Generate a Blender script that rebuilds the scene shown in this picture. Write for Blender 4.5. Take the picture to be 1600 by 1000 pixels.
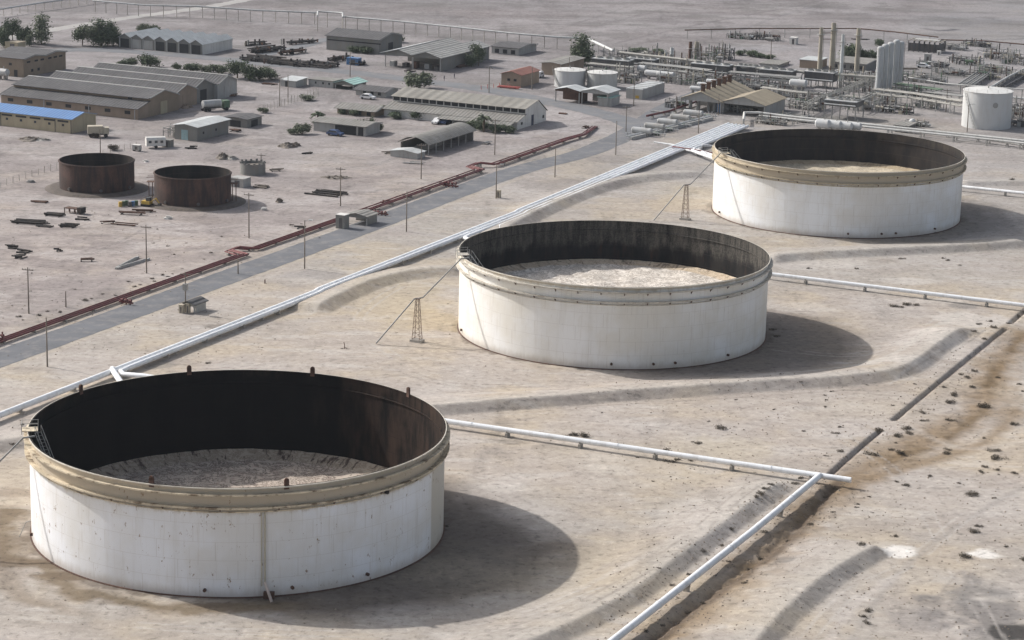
import bpy, math, random
import numpy as np
from mathutils import Vector, Matrix
random.seed(7); rng = np.random.default_rng(7)
SC = bpy.context.scene
for o in list(bpy.data.objects): bpy.data.objects.remove(o)
# ---------------------------------------------------------------- camera
F, PITCH, ROLL, CH = 3824.2, 0.24445, 0.024009, 107.63      # focal length (px of a 1600 px frame), tilt, roll, height
_cp, _sp, _cr, _sr = math.cos(PITCH), math.sin(PITCH), math.cos(ROLL), math.sin(ROLL)
FW = Vector((0, _cp, -_sp)); _r = Vector((1, 0, 0)); _u = Vector((0, _sp, _cp))
RT = _r*_cr + _u*_sr; UP = _u*_cr - _r*_sr
CAMP = Vector((0, 0, CH))
cam = bpy.data.cameras.new('camera'); camo = bpy.data.objects.new('camera', cam); SC.collection.objects.link(camo)
camo.matrix_world = Matrix(((RT.x, UP.x, -FW.x, 0), (RT.y, UP.y, -FW.y, 0), (RT.z, UP.z, -FW.z, CH), (0, 0, 0, 1)))
cam.sensor_width = 36; cam.lens = F*36/1600; cam.clip_start = 1; cam.clip_end = 20000
SC.camera = camo
# ---------------------------------------------------------------- light
SUN_EL = math.radians(35.4); SUN_TRAVEL = math.radians(-27.2)   # light travels towards this heading
w = bpy.data.worlds.new('World'); SC.world = w; w.use_nodes = True
nt = w.node_tree; sky = nt.nodes.new('ShaderNodeTexSky'); sky.sky_type = 'NISHITA'; sky.sun_disc = False
sx, sy = -math.cos(SUN_TRAVEL), -math.sin(SUN_TRAVEL)           # direction towards the sun
sky.sun_elevation = SUN_EL; sky.sun_rotation = math.atan2(sx, sy)
sky.dust_density = 4.0; sky.air_density = 1.0
hs = nt.nodes.new('ShaderNodeHueSaturation'); hs.inputs['Saturation'].default_value = .55; hs.inputs['Value'].default_value = 1.0
nt.links.new(sky.outputs[0], hs.inputs['Color']); nt.links.new(hs.outputs[0], nt.nodes['Background'].inputs[0]); nt.nodes['Background'].inputs[1].default_value = 0.12
sl = bpy.data.lights.new('sun', 'SUN'); sl.energy = 3.5; sl.angle = math.radians(1.0); sl.color = (1, .965, .92)
so = bpy.data.objects.new('sun', sl); SC.collection.objects.link(so)
so.rotation_euler = Vector((sx*math.cos(SUN_EL), sy*math.cos(SUN_EL), math.sin(SUN_EL))).to_track_quat('Z', 'Y').to_euler()
SC.view_settings.view_transform = 'Standard'; SC.view_settings.look = 'None'; SC.view_settings.exposure = 0.29
SC.render.resolution_x = 1024; SC.render.resolution_y = 640
try:
    SC.cycles.volume_bounces = 1; SC.cycles.max_bounces = 6; SC.cycles.diffuse_bounces = 3
except Exception: pass

# ---------------------------------------------------------------- survey: where a point of the photo meets the ground
def G(u, v, z=0.0):
    d = FW + RT*((u-800)/F) - UP*((v-500)/F)
    return CAMP + d*((z-CH)/d.z)
def PX(P):
    q = Vector(P)-CAMP; z = q.dot(FW)
    return 800+F*q.dot(RT)/z, 500-F*q.dot(UP)/z
def ppm(P): return F/((Vector(P)-CAMP).dot(FW))                # pixels per metre there
TH = math.radians(64.4)                                        # the plant's own grid
AV = Vector((math.cos(TH), math.sin(TH), 0)); BV = Vector((math.sin(TH), -math.cos(TH), 0)); RZ = TH-math.pi/2
O0 = Vector((-36.08, 313.2, 0))
def W(s, t, z=0.0): return O0 + AV*s + BV*t + Vector((0, 0, z))
def ST(P): q = Vector(P)-O0; return q.dot(AV), q.dot(BV)
def solve_u(P, d, u, lo=0, hi=120):
    for _ in range(40):
        m = (lo+hi)/2
        if abs(PX(P+d*m)[0]-PX(P)[0]) < abs(u-PX(P)[0]): lo = m
        else: hi = m
    return lo
def solve_h(P, v): return max(.2, (PX(P)[1]-v)/ppm(P)/math.cos(PITCH))

# ---------------------------------------------------------------- materials
MATS = {}
def principled(name):
    m = bpy.data.materials.new(name); m.use_nodes = True; n = m.node_tree
    return m, n, n.nodes['Principled BSDF']
def nd(n, t, **k):
    x = n.nodes.new(t)
    for a, b in k.items():
        if a in ('ins',):
            for i, val in b.items(): x.inputs[i].default_value = val
        else: setattr(x, a, b)
    return x
def mixc(n, fac, a, b, mode='MIX'):
    x = n.nodes.new('ShaderNodeMix'); x.data_type = 'RGBA'; x.blend_type = mode
    for sock, val in ((0, fac), (6, a), (7, b)):
        if hasattr(val, 'links'): n.links.new(val, x.inputs[sock])
        else: x.inputs[sock].default_value = val if sock == 0 else (*val[:3], 1)
    return x.outputs[2]
def math_(n, op, a, b=None, c=None, clamp=False):
    x = n.nodes.new('ShaderNodeMath'); x.operation = op; x.use_clamp = clamp
    for i, val in enumerate((a, b, c)):
        if val is None: continue
        if hasattr(val, 'links'): n.links.new(val, x.inputs[i])
        else: x.inputs[i].default_value = val
    return x.outputs[0]
def ramp(n, fac, lo, hi):
    x = n.nodes.new('ShaderNodeMapRange'); x.interpolation_type = 'SMOOTHSTEP'
    n.links.new(fac, x.inputs[0]); x.inputs[1].default_value = lo; x.inputs[2].default_value = hi
    return x.outputs[0]
def noise(n, vec, scale, detail=4, rough=.55, sc=(1, 1, 1), rot=0, dist=0):
    mp = n.nodes.new('ShaderNodeMapping'); mp.inputs['Scale'].default_value = sc; mp.inputs['Rotation'].default_value = (0, 0, rot)
    n.links.new(vec, mp.inputs[0])
    x = n.nodes.new('ShaderNodeTexNoise'); x.inputs['Scale'].default_value = scale; x.inputs['Detail'].default_value = detail
    x.inputs['Roughness'].default_value = rough; x.inputs['Distortion'].default_value = dist
    n.links.new(mp.outputs[0], x.inputs['Vector']); return x.outputs['Fac']
def mat(name, col, rough=.8, metal=0, var=.25, dirt=(.22, .17, .12), dirt_amt=.25, scale=.6, streak=True, corr=0, corr_axis=0, corr_sc=3.0):
    """painted or bare surface with blotches, fine grain, run-down streaks; corr adds corrugation relief"""
    if name in MATS: return MATS[name]
    m, n, b = principled(name); tc = n.nodes.new('ShaderNodeTexCoord').outputs['Object']
    big = noise(n, tc, scale*.35, 3); fine = noise(n, tc, scale*6, 4, .7)
    f = math_(n, 'ADD', math_(n, 'MULTIPLY', big, .65), math_(n, 'MULTIPLY', fine, .35))
    c0 = [c*(1-var) for c in col]; c1 = [min(1, c*(1+var)) for c in col]
    c = mixc(n, ramp(n, f, .3, .7), c0, c1)
    if dirt_amt:
        dn = noise(n, tc, scale, 5, .65, sc=(1.6, 1.6, .25) if streak else (1, 1, 1))
        c = mixc(n, math_(n, 'MULTIPLY', ramp(n, dn, .46, .66), dirt_amt), c, dirt)
    if corr:
        sp = n.nodes.new('ShaderNodeSeparateXYZ'); n.links.new(tc, sp.inputs[0])
        sn = math_(n, 'SINE', math_(n, 'MULTIPLY', sp.outputs[corr_axis], corr_sc*2))
        bp = nd(n, 'ShaderNodeBump', ins={0: .6, 1: .08}); n.links.new(sn, bp.inputs['Height'])
        n.links.new(bp.outputs[0], b.inputs['Normal'])
        # sheets joined in strips: each a slightly different tone
        wn = n.nodes.new('ShaderNodeTexWhiteNoise'); wn.noise_dimensions = '1D'
        n.links.new(math_(n, 'FLOOR', math_(n, 'MULTIPLY', sp.outputs[corr_axis], .9)), wn.inputs['W'])
        c = mixc(n, math_(n, 'MULTIPLY', wn.outputs[0], corr), c, [x*.55 for x in col])
    n.links.new(c, b.inputs['Base Color']); b.inputs['Roughness'].default_value = rough; b.inputs['Metallic'].default_value = metal
    MATS[name] = m; return m
def shell_mat(name, col, warm, patch=None, spots=.5, band_z=11.0):
    m, n, b = principled(name); tc = n.nodes.new('ShaderNodeTexCoord').outputs['Object']
    sp = n.nodes.new('ShaderNodeSeparateXYZ'); n.links.new(tc, sp.inputs[0]); z = sp.outputs[2]
    st = noise(n, tc, .55, 5, .6, sc=(1, 1, .07)); st2 = noise(n, tc, 2.6, 4, .7, sc=(1, 1, .05)); bl = noise(n, tc, .09, 4, .6)
    c = mixc(n, ramp(n, bl, .35, .65), col, [x*.93 for x in warm])
    c = mixc(n, math_(n, 'MULTIPLY', ramp(n, st, .5, .8), .45), c, [x*.80 for x in warm])
    c = mixc(n, math_(n, 'MULTIPLY', ramp(n, st2, .53, .72), .24), c, (.40, .34, .27))
    # plate seams: courses 2.4 m high, and vertical joints staggered from course to course
    fr = math_(n, 'FRACT', math_(n, 'DIVIDE', z, 2.4)); seam = math_(n, 'LESS_THAN', fr, .022)
    ang = math_(n, 'MULTIPLY', math_(n, 'ARCTAN2', sp.outputs[1], sp.outputs[0]), 27.5/7.5)
    off = math_(n, 'MULTIPLY', math_(n, 'FLOOR', math_(n, 'DIVIDE', z, 2.4)), .37)
    fv = math_(n, 'FRACT', math_(n, 'ADD', ang, off)); vs = math_(n, 'LESS_THAN', fv, .012)
    seams = math_(n, 'MULTIPLY', math_(n, 'MAXIMUM', seam, vs), .30)
    c = mixc(n, seams, c, (.4, .36, .31))
    if patch:
        d = math_(n, 'ADD', math_(n, 'MULTIPLY', sp.outputs[0], patch[0]), math_(n, 'MULTIPLY', sp.outputs[1], patch[1]))
        c = mixc(n, math_(n, 'MULTIPLY', ramp(n, d, patch[2], patch[2]+.25), .8), c, (.50, .46, .38))
    # dirty top band and splash-back at the foot
    en = noise(n, tc, .8, 5, .7, sc=(1, 1, .35)); zt = math_(n, 'ADD', z, math_(n, 'MULTIPLY', math_(n, 'SUBTRACT', en, .5), 1.6))
    c = mixc(n, math_(n, 'MULTIPLY', ramp(n, zt, band_z-.7, band_z+.15), .9), c, (.43, .36, .26))
    zb = math_(n, 'SUBTRACT', z, math_(n, 'MULTIPLY', en, 1.5))
    c = mixc(n, math_(n, 'MULTIPLY', math_(n, 'SUBTRACT', 1.0, ramp(n, zb, -.7, .9)), .55), c, (.36, .30, .24))
    # rust pits
    vo = n.nodes.new('ShaderNodeTexNoise'); vo.inputs['Scale'].default_value = 1.3; vo.inputs['Detail'].default_value = 6; vo.inputs['Roughness'].default_value = .75
    mp = n.nodes.new('ShaderNodeMapping'); mp.inputs['Scale'].default_value = (1, 1, .55); n.links.new(tc, mp.inputs[0]); n.links.new(mp.outputs[0], vo.inputs[0])
    c = mixc(n, math_(n, 'MULTIPLY', ramp(n, vo.outputs[0], .625, .66), spots), c, (.20, .11, .05))
    n.links.new(c, b.inputs['Base Color']); b.inputs['Roughness'].default_value = .62
    bp = nd(n, 'ShaderNodeBump', ins={0: .35, 1: .05}); n.links.new(st, bp.inputs['Height']); n.links.new(bp.outputs[0], b.inputs['Normal'])
    return m
def inner_mat(name, dark, mid, pale, pale_amt, z_pale, rust=(.06, .03, .018), bare=0):
    m, n, b = principled(name); tc = n.nodes.new('ShaderNodeTexCoord').outputs['Object']
    sp = n.nodes.new('ShaderNodeSeparateXYZ'); n.links.new(tc, sp.inputs[0]); z = sp.outputs[2]
    a = noise(n, tc, .35, 5, .65, sc=(1, 1, .35)); s = noise(n, tc, .9, 5, .7, sc=(1, 1, .16)); f = noise(n, tc, 4, 3, .7)
    c = mixc(n, ramp(n, a, .35, .7), dark, mid)
    c = mixc(n, math_(n, 'MULTIPLY', ramp(n, s, .5, .8), .6), c, rust)
    lvl = ramp(n, math_(n, 'ADD', z, math_(n, 'MULTIPLY', a, 5)), z_pale, z_pale+1.5)
    c = mixc(n, math_(n, 'MULTIPLY', math_(n, 'MULTIPLY', lvl, ramp(n, math_(n, 'ADD', math_(n, 'MULTIPLY', s, .6), math_(n, 'MULTIPLY', f, .4)), .35, .65)), pale_amt), c, pale)
    if bare:
        bx = ramp(n, math_(n, 'ADD', sp.outputs[0], math_(n, 'MULTIPLY', math_(n, 'SUBTRACT', a, .5), 16)), 6, 24)
        c = mixc(n, math_(n, 'MULTIPLY', math_(n, 'MULTIPLY', bx, ramp(n, math_(n, 'ADD', math_(n, 'MULTIPLY', s, .5), math_(n, 'MULTIPLY', a, .5)), .36, .62)), bare), c, (.046, .028, .020))
    fr = math_(n, 'LESS_THAN', math_(n, 'FRACT', math_(n, 'DIVIDE', z, 2.4)), .03)
    c = mixc(n, math_(n, 'MULTIPLY', fr, .5), c, [x*1.8 for x in mid])
    n.links.new(c, b.inputs['Base Color']); b.inputs['Roughness'].default_value = .9
    b.inputs['Specular IOR Level'].default_value = .15
    return m
def floor_mat(name, pale, dark, stain, amt, edgec=(.30, .23, .15)):
    m, n, b = principled(name); tc = n.nodes.new('ShaderNodeTexCoord').outputs['Object']
    a = noise(n, tc, .12, 5, .7, dist=.8); f = noise(n, tc, .9, 5, .75, dist=1.0); k = noise(n, tc, .35, 6, .8, dist=1.6)
    c = mixc(n, ramp(n, a, .3, .7), pale, [x*.72 for x in pale])
    c = mixc(n, math_(n, 'MULTIPLY', ramp(n, f, .5, .72), .5), c, stain)
    ridge = math_(n, 'ABSOLUTE', math_(n, 'SUBTRACT', k, .5))
    c = mixc(n, math_(n, 'MULTIPLY', math_(n, 'SUBTRACT', 1.0, ramp(n, ridge, .0, .05)), amt), c, dark)
    c = mixc(n, math_(n, 'MULTIPLY', ramp(n, k, .62, .72), amt), c, dark)
    sp = n.nodes.new('ShaderNodeSeparateXYZ'); n.links.new(tc, sp.inputs[0])
    rr = math_(n, 'SQRT', math_(n, 'ADD', math_(n, 'MULTIPLY', sp.outputs[0], sp.outputs[0]), math_(n, 'MULTIPLY', sp.outputs[1], sp.outputs[1])))
    an = math_(n, 'MULTIPLY', math_(n, 'ARCTAN2', sp.outputs[1], sp.outputs[0]), 22.0)
    cx = n.nodes.new('ShaderNodeCombineXYZ'); n.links.new(an, cx.inputs[0]); n.links.new(math_(n, 'MULTIPLY', rr, .25), cx.inputs[1])
    rib = noise(n, cx.outputs[0], 1.3, 4, .7); edge = ramp(n, rr, 24.2, 25.2)
    c = mixc(n, math_(n, 'MULTIPLY', edge, .6), c, edgec)
    c = mixc(n, math_(n, 'MULTIPLY', math_(n, 'MULTIPLY', edge, ramp(n, rib, .52, .64)), amt), c, dark)
    n.links.new(c, b.inputs['Base Color']); b.inputs['Roughness'].default_value = .85
    bp = nd(n, 'ShaderNodeBump', ins={0: .3, 1: .12}); n.links.new(k, bp.inputs['Height']); n.links.new(bp.outputs[0], b.inputs['Normal'])
    return m

# ---------------------------------------------------------------- mesh builder
class MB:
    def __init__(s): s.v = []; s.f = []; s.sm = []; s.mi = []
    def add(s, vs, fs, smooth=False, mi=0):
        k = len(s.v); s.v += [tuple(p) for p in vs]
        for f in fs: s.f.append([i+k for i in f]); s.sm.append(smooth); s.mi.append(mi)
        return s
    def box(s, x0, x1, y0, y1, z0, z1, mi=0):
        return s.add([(x0,y0,z0),(x1,y0,z0),(x1,y1,z0),(x0,y1,z0),(x0,y0,z1),(x1,y0,z1),(x1,y1,z1),(x0,y1,z1)],
                     [(3,2,1,0),(4,5,6,7),(0,1,5,4),(1,2,6,5),(2,3,7,6),(3,0,4,7)], mi=mi)
    def tube(s, pts, r, n=8, cap=True, mi=0, r2=None):
        pts = [Vector(p) for p in pts]; N = len(pts); vs = []; fs = []; pn = None
        for i, p in enumerate(pts):
            t = ((pts[min(i+1, N-1)]-p).normalized() + (p-pts[max(i-1, 0)]).normalized()).normalized()
            if pn is None:
                ref = Vector((0, 0, 1)) if abs(t.z) < .9 else Vector((1, 0, 0)); a = t.cross(ref).normalized()
            else: a = (pn - t*pn.dot(t)).normalized()
            pn = a; c = t.cross(a)
            rr = r if r2 is None else r+(r2-r)*i/(N-1)
            k = 1.0
            if 0 < i < N-1:
                cosang = (pts[i+1]-p).normalized().dot((p-pts[i-1]).normalized()); k = 1/max(.6, math.sqrt((1+cosang)/2))
            for j in range(n):
                an = 2*math.pi*j/n; vs.append(p+(a*math.cos(an)*k+c*math.sin(an))*rr)
        for i in range(N-1):
            for j in range(n):
                fs.append((i*n+j, i*n+(j+1)%n, (i+1)*n+(j+1)%n, (i+1)*n+j))
        s.add(vs, fs, n > 4, mi)
        if cap: s.add(vs[:n], [tuple(range(n))], mi=mi); s.add(vs[-n:], [tuple(range(n-1, -1, -1))], mi=mi)
        return s
    def lathe(s, prof, n=48, c=(0, 0), mi=0, a0=0, a1=2*math.pi, smooth=True, mis=None):
        full = abs(a1-a0-2*math.pi) < 1e-6; m = n if full else n+1
        # each profile segment gets its own rings so that corners stay sharp
        for k in range(len(prof)-1):
            (r0, z0), (r1, z1) = prof[k], prof[k+1]; vs = []; fs = []
            for j in range(m):
                an = a0+(a1-a0)*j/n; ca, sa = math.cos(an), math.sin(an)
                vs += [(c[0]+r0*ca, c[1]+r0*sa, z0), (c[0]+r1*ca, c[1]+r1*sa, z1)]
            for j in range(n):
                q = (j+1) % m; fs.append((2*j, 2*q, 2*q+1, 2*j+1))
            s.add(vs, fs, smooth, mis[k] if mis else mi)
        return s
    def prism(s, prof, x0, x1, axis='x', mi=0):
        n = len(prof)
        if axis == 'x': vs = [(x0, y, z) for y, z in prof]+[(x1, y, z) for y, z in prof]
        else: vs = [(y, x0, z) for y, z in prof]+[(y, x1, z) for y, z in prof]
        return s.add(vs, [tuple(range(n-1, -1, -1)), tuple(range(n, 2*n))]+[(i, (i+1) % n, n+(i+1) % n, n+i) for i in range(n)], mi=mi)
    def slab(s, line, th, x0, x1, axis='x', mi=0):        # roof sheet following an open profile
        return s.prism(list(line)+[(y, z-th) for y, z in reversed(line)], x0, x1, axis, mi)
    def build(s, name, m, parent=None, label=None, loc=None):
        me = bpy.data.meshes.new(name); me.from_pydata(s.v, [], s.f)
        me.polygons.foreach_set('use_smooth', s.sm); me.polygons.foreach_set('material_index', s.mi)
        for x in (m if isinstance(m, (list, tuple)) else [m]): me.materials.append(x)
        me.update()
        o = bpy.data.objects.new(name, me); SC.collection.objects.link(o)
        if parent: o.parent = parent
        if label: o['label'] = label
        if loc is not None: o.location = loc
        return o
def tag(o, label, cat, group=None, kind=None):
    if label: o['label'] = label
    if cat: o['category'] = cat
    if group: o['group'] = group
    if kind: o['kind'] = kind
    return o
def thing(name, label, cat, loc=(0, 0, 0), rz=0.0, group=None):
    o = bpy.data.objects.new(name, None); SC.collection.objects.link(o); o.empty_display_size = .5
    o.location = loc; o.rotation_euler = (0, 0, rz); return tag(o, label, cat, group)
def dup(root, loc=None, rz=None, label=None, scale=None):
    r = root.copy(); SC.collection.objects.link(r)
    if loc is not None: r.location = loc
    if rz is not None: r.rotation_euler = (0, 0, rz)
    if scale is not None: r.scale = scale
    if label: r['label'] = label
    for ch in list(root.children):
        c = ch.copy(); SC.collection.objects.link(c); c.parent = r
        for g in list(ch.children):
            d = g.copy(); SC.collection.objects.link(d); d.parent = c
    return r

M = dict(
 pipe=mat('white_pipe_paint', (.62, .64, .66), .45, var=.06, dirt=(.33, .30, .27), dirt_amt=.35, scale=.5),
 conc=mat('concrete', (.36, .34, .31), .9, var=.2),
 rust=mat('rusty_steel', (.10, .052, .035), .9, var=.45, dirt=(.03, .02, .018), dirt_amt=.5),
 red=mat('red_oxide_pipe', (.14, .034, .035), .7, var=.25, dirt=(.10, .06, .05), dirt_amt=.5),
 steel=mat('grey_steel', (.28, .28, .27), .55, var=.2),
 dsteel=mat('dark_steel', (.075, .075, .078), .6, var=.35),
 galv=mat('galvanised', (.42, .43, .43), .45, var=.15),
 cream=mat('cream_steel', (.42, .38, .30), .7, var=.2),
 beige=mat('beige_wall', (.38, .33, .23), .9, var=.1, dirt=(.25, .21, .16)),
 beige2=mat('brown_block_wall', (.25, .20, .15), .9, var=.15),
 brick=mat('pale_brick_wall', (.28, .22, .17), .9, var=.15),
 grey=mat('grey_wall', (.20, .20, .19), .9, var=.12),
 lgrey=mat('light_grey_wall', (.36, .36, .35), .9, var=.12),
 white=mat('white_wall', (.62, .61, .58), .85, var=.08, dirt=(.35, .3, .26)),
 blue=mat('blue_roof', (.085, .20, .42), .5, var=.08, dirt_amt=.12, corr=.25),
 teal=mat('pale_teal_roof', (.33, .52, .47), .5, var=.08, dirt_amt=.15, corr=.2),
 asb=mat('asbestos_roof', (.085, .084, .088), .9, var=.2, dirt=(.045, .042, .04), dirt_amt=.5, corr=.35),
 asb2=mat('pale_asbestos_roof', (.21, .205, .19), .9, var=.14, dirt=(.16, .14, .12), dirt_amt=.5, corr=.3),
 asby=mat('pale_asbestos_roof_cross', (.22, .215, .20), .9, var=.14, dirt=(.16, .14, .12), dirt_amt=.5, corr=.3, corr_axis=1),
 wroof=mat('white_sheet_roof', (.50, .52, .52), .5, var=.1, dirt=(.3, .28, .25), dirt_amt=.3, corr=.25, corr_axis=1),
 asbl=mat('light_asbestos_roof', (.29, .29, .28), .9, var=.14, dirt=(.18, .17, .15), dirt_amt=.5, corr=.3, corr_axis=0),
 tanroof=mat('tan_sheet_roof', (.31, .265, .19), .8, var=.14, dirt=(.25, .2, .15), dirt_amt=.5, corr=.35, corr_axis=1),
 redroof=mat('red_tile_roof', (.22, .09, .07), .85, var=.18, corr=.2, corr_axis=1),
 dark=mat('dark_opening', (.02, .022, .025), .7, var=.3, dirt_amt=0),
 glass=mat('dusty_glass', (.05, .06, .07), .25, var=.3, dirt_amt=.2),
 wood=mat('weathered_pole_wood', (.19, .165, .14), .9, var=.2),
 dwood=mat('black_scrap', (.022, .02, .02), .9, var=.5, dirt_amt=.2),
 yellow=mat('yellow_paint', (.50, .33, .05), .6), bluep=mat('blue_paint', (.05, .15, .32), .5), greenp=mat('green_paint', (.07, .13, .08), .6),
 bluedoor=mat('pale_blue_door', (.28, .42, .45), .6), redp=mat('red_paint', (.35, .05, .04), .6), tyre=mat('tyre_rubber', (.02, .02, .02), .9),
 carw=mat('white_car_paint', (.7, .7, .7), .3, var=.04, dirt_amt=.1), carb=mat('blue_car_paint', (.05, .09, .2), .3, var=.06, dirt_amt=.1),
 skin=mat('skin', (.25, .14, .09), .7), cloth=mat('dark_clothes', (.03, .03, .05), .9),
 rubble=mat('rubble', (.16, .14, .12), .95, var=.4), bark=mat('bark', (.10, .075, .05), .95),
 leaf=mat('green_leaves', (.085, .115, .062), .8, var=.5, dirt=(.10, .09, .05), dirt_amt=.3, scale=1.2, streak=False),
 leaf2=mat('dusty_leaves', (.13, .155, .095), .8, var=.45, dirt=(.12, .11, .07), dirt_amt=.3, scale=1.2, streak=False),
 dry=mat('dry_scrub', (.075, .062, .045), .9, var=.4, scale=2, streak=False))
for k in ('leaf', 'leaf2', 'dry'):
    pass

# ---------------------------------------------------------------- ground
def vnoise(x, y, sc, seed):
    r = np.random.default_rng(seed); N = 256; L = r.random((N, N)).astype(np.float32)
    X = x/sc; Y = y/sc; xi = np.floor(X).astype(int); yi = np.floor(Y).astype(int); fx = X-xi; fy = Y-yi
    fx = fx*fx*(3-2*fx); fy = fy*fy*(3-2*fy); a = L[xi % N, yi % N]; b = L[(xi+1) % N, yi % N]; c = L[xi % N, (yi+1) % N]; d = L[(xi+1) % N, (yi+1) % N]
    return (a*(1-fx)+b*fx)*(1-fy)+(c*(1-fx)+d*fx)*fy
def fbm(x, y, sc, seed, oct=4):
    t = 0; amp = 1; tot = 0
    for i in range(oct): t = t+amp*vnoise(x, y, sc/2**i, seed+i); tot += amp; amp *= .55
    return t/tot
def polydist(X, Y, P, box=14):
    """distance to polyline and signed side (+ = right of the direction)"""
    D = np.full(X.shape, 1e9, np.float32); S = np.zeros(X.shape, np.float32); T = np.zeros(X.shape, np.float32); acc = 0
    if X.ndim == 2 and X.shape[0] > 50 and X.shape[1] > 50:        # only the part of the grid near the line
        px_, py_ = [p[0] for p in P], [p[1] for p in P]
        i0, i1 = np.searchsorted(Y[:, 0], [min(py_)-box, max(py_)+box]); j0, j1 = np.searchsorted(X[0], [min(px_)-box, max(px_)+box])
        if i1-i0 < X.shape[0]-2 or j1-j0 < X.shape[1]-2:
            if i1 > i0+1 and j1 > j0+1:
                q = polydist(X[i0:i1, j0:j1].ravel(), Y[i0:i1, j0:j1].ravel(), P)
                for A_, q_ in zip((D, S, T), q): A_[i0:i1, j0:j1] = q_.reshape(i1-i0, j1-j0)
            return D, S, T
    tot = sum(math.hypot(P[i+1][0]-P[i][0], P[i+1][1]-P[i][1]) for i in range(len(P)-1))
    for i in range(len(P)-1):
        ax, ay = P[i]; bx, by = P[i+1]; dx, dy = bx-ax, by-ay; L2 = dx*dx+dy*dy; L = math.sqrt(L2)
        t = np.clip(((X-ax)*dx+(Y-ay)*dy)/L2, 0, 1); ex = X-ax-t*dx; ey = Y-ay-t*dy; d = np.hypot(ex, ey); m = d < D
        D = np.where(m, d, D); S = np.where(m, np.sign(ex*dy-ey*dx), S); T = np.where(m, (acc+t*L)/tot, T); acc += L
    return D, S, T
def smooth_poly(P, n=6):
    out = []
    for i in range(len(P)-1):
        p0 = P[max(i-1, 0)]; p1 = P[i]; p2 = P[i+1]; p3 = P[min(i+2, len(P)-1)]
        for k in range(n):
            t = k/n; out.append(tuple(.5*((2*p1[j])+(-p0[j]+p2[j])*t+(2*p0[j]-5*p1[j]+4*p2[j]-p3[j])*t*t+(-p0[j]+3*p1[j]-3*p2[j]+p3[j])*t**3) for j in range(2)))
    out.append(tuple(P[-1][:2])); return out
def stp(L): return smooth_poly([tuple(W(s, t)[:2]) for s, t in L])
def pxp(L, z=0): return smooth_poly([tuple(G(u, v, z)[:2]) for u, v in L])
# earth banks: (crest line, height, half-width lit side, half-width shaded side)
BERMS = [
 (pxp([(520, 655), (600, 643), (690, 635), (780, 628), (1000, 611), (1200, 597), (1300, 591), (1390, 580), (1432, 563), (1462, 540), (1500, 515), (1530, 503)], .9), 1.5, 4.0, 3.3),
 (pxp([(700, 1025), (820, 1003), (910, 965), (985, 925), (1060, 870), (1150, 803), (1205, 762), (1240, 744)], .8), 1.25, 4.0, 3.0),
 (pxp([(1190, 403), (1260, 396), (1400, 389), (1500, 384), (1620, 376)], .9), 1.4, 4.0, 3.2),
 (pxp([(490, 482), (528, 462), (575, 441), (620, 429), (665, 422), (730, 420)], .9), 1.5, 3.5, 4.0),
 (pxp([(760, 374), (830, 335), (895, 306), (950, 287), (1010, 275), (1120, 268)], .9), 1.4, 3.5, 3.8),
 (pxp([(-60, 706), (0, 690), (60, 682)], .9), 1.3, 3.5, 3.8),
 (pxp([(1150, 1040), (1195, 985), (1250, 930), (1310, 885), (1365, 855), (1385, 846)], .9), 1.3, 5.0, 3.2),
 (pxp([(1500, 285), (1560, 284), (1640, 283)], .6), .9, 3.0, 3.0),
]
DITCH = [(stp([(164, 61.6), (130, 61.6), (95, 61.8)]), .7, .42), (stp([(88, 61.8), (75, 61.9), (62, 62.3)]), .7, .42),
         (stp([(57, 64.6), (30, 66.2), (5, 65.2), (-12, 64.6), (-40, 64)]), .6, 1.1), (stp([(200, 61), (180, 61.2), (168, 61.4)]), .7, .5)]
ROUGH = [(pxp([(1590, 530), (1560, 570), (1540, 610), (1520, 650), (1460, 690), (1400, 715), (1340, 745), (1290, 780), (1220, 850), (1130, 925), (1040, 995), (960, 1060)]), 5.5, .3)]
def hfun(X, Y):
    Z = np.zeros(X.shape, np.float32)
    for P, h, wl, wr in BERMS:
        D, S, T = polydist(X, Y, P); wd = np.where(S > 0, wr*.72, wl)*(.92+.16*vnoise(X, Y, 2.5, 3)); e = np.clip(np.minimum(T, 1-T)/.07, 0, 1); e = e*e*(3-2*e)
        wl2 = wl*2.4; q = np.where(S > 0, np.clip(1-D/wd, 0, 1), np.clip(1-np.maximum(D-1.0, 0)/wl2, 0, 1)); Z = np.maximum(Z, .86*h*e*np.where(S > 0, q, q*q*(3-2*q))*(.96+.08*vnoise(X, Y, 7, 9)))
    for P, dep, wd in DITCH:
        D, S, T = polydist(X, Y, P); q = np.clip(1-np.maximum(D-.1, 0)/(wd*(.8+.4*vnoise(X, Y, 3, 5))), 0, 1); Z = Z-dep*q*np.clip(1-Z, 0, 1)
    for P, wd, amp in ROUGH:
        D, S, T = polydist(X, Y, P); q = np.clip(1-D/wd, 0, 1); Z = Z+q*amp*(fbm(X, Y, 1.6, 401, 3)-.55)*2
    return Z
def axis_pts(segs):
    out = []
    for a, b, st in segs: out += list(np.arange(a, b, st))
    return np.array(out+[segs[-1][1]], np.float64)
gx = axis_pts([(-4000, -1000, 300), (-1000, -260, 40), (-260, -125, 3), (-125, -70, .7), (-70, 105, .36), (105, 150, .8), (150, 280, 3), (280, 1000, 40), (1000, 4000, 300)])
gy = axis_pts([(-1000, 200, 60), (200, 260, 3), (260, 440, .36), (440, 560, .55), (560, 660, .8), (660, 1000, 2), (1000, 1300, 15), (1300, 2000, 70), (2000, 6000, 400)])
XX, YY = np.meshgrid(gx, gy); ZZ = hfun(XX, YY)
far = np.clip((YY-1000)/1500, 0, 1); ZZ = ZZ+far*18*fbm(XX, YY, 500, 77, 3)
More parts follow.
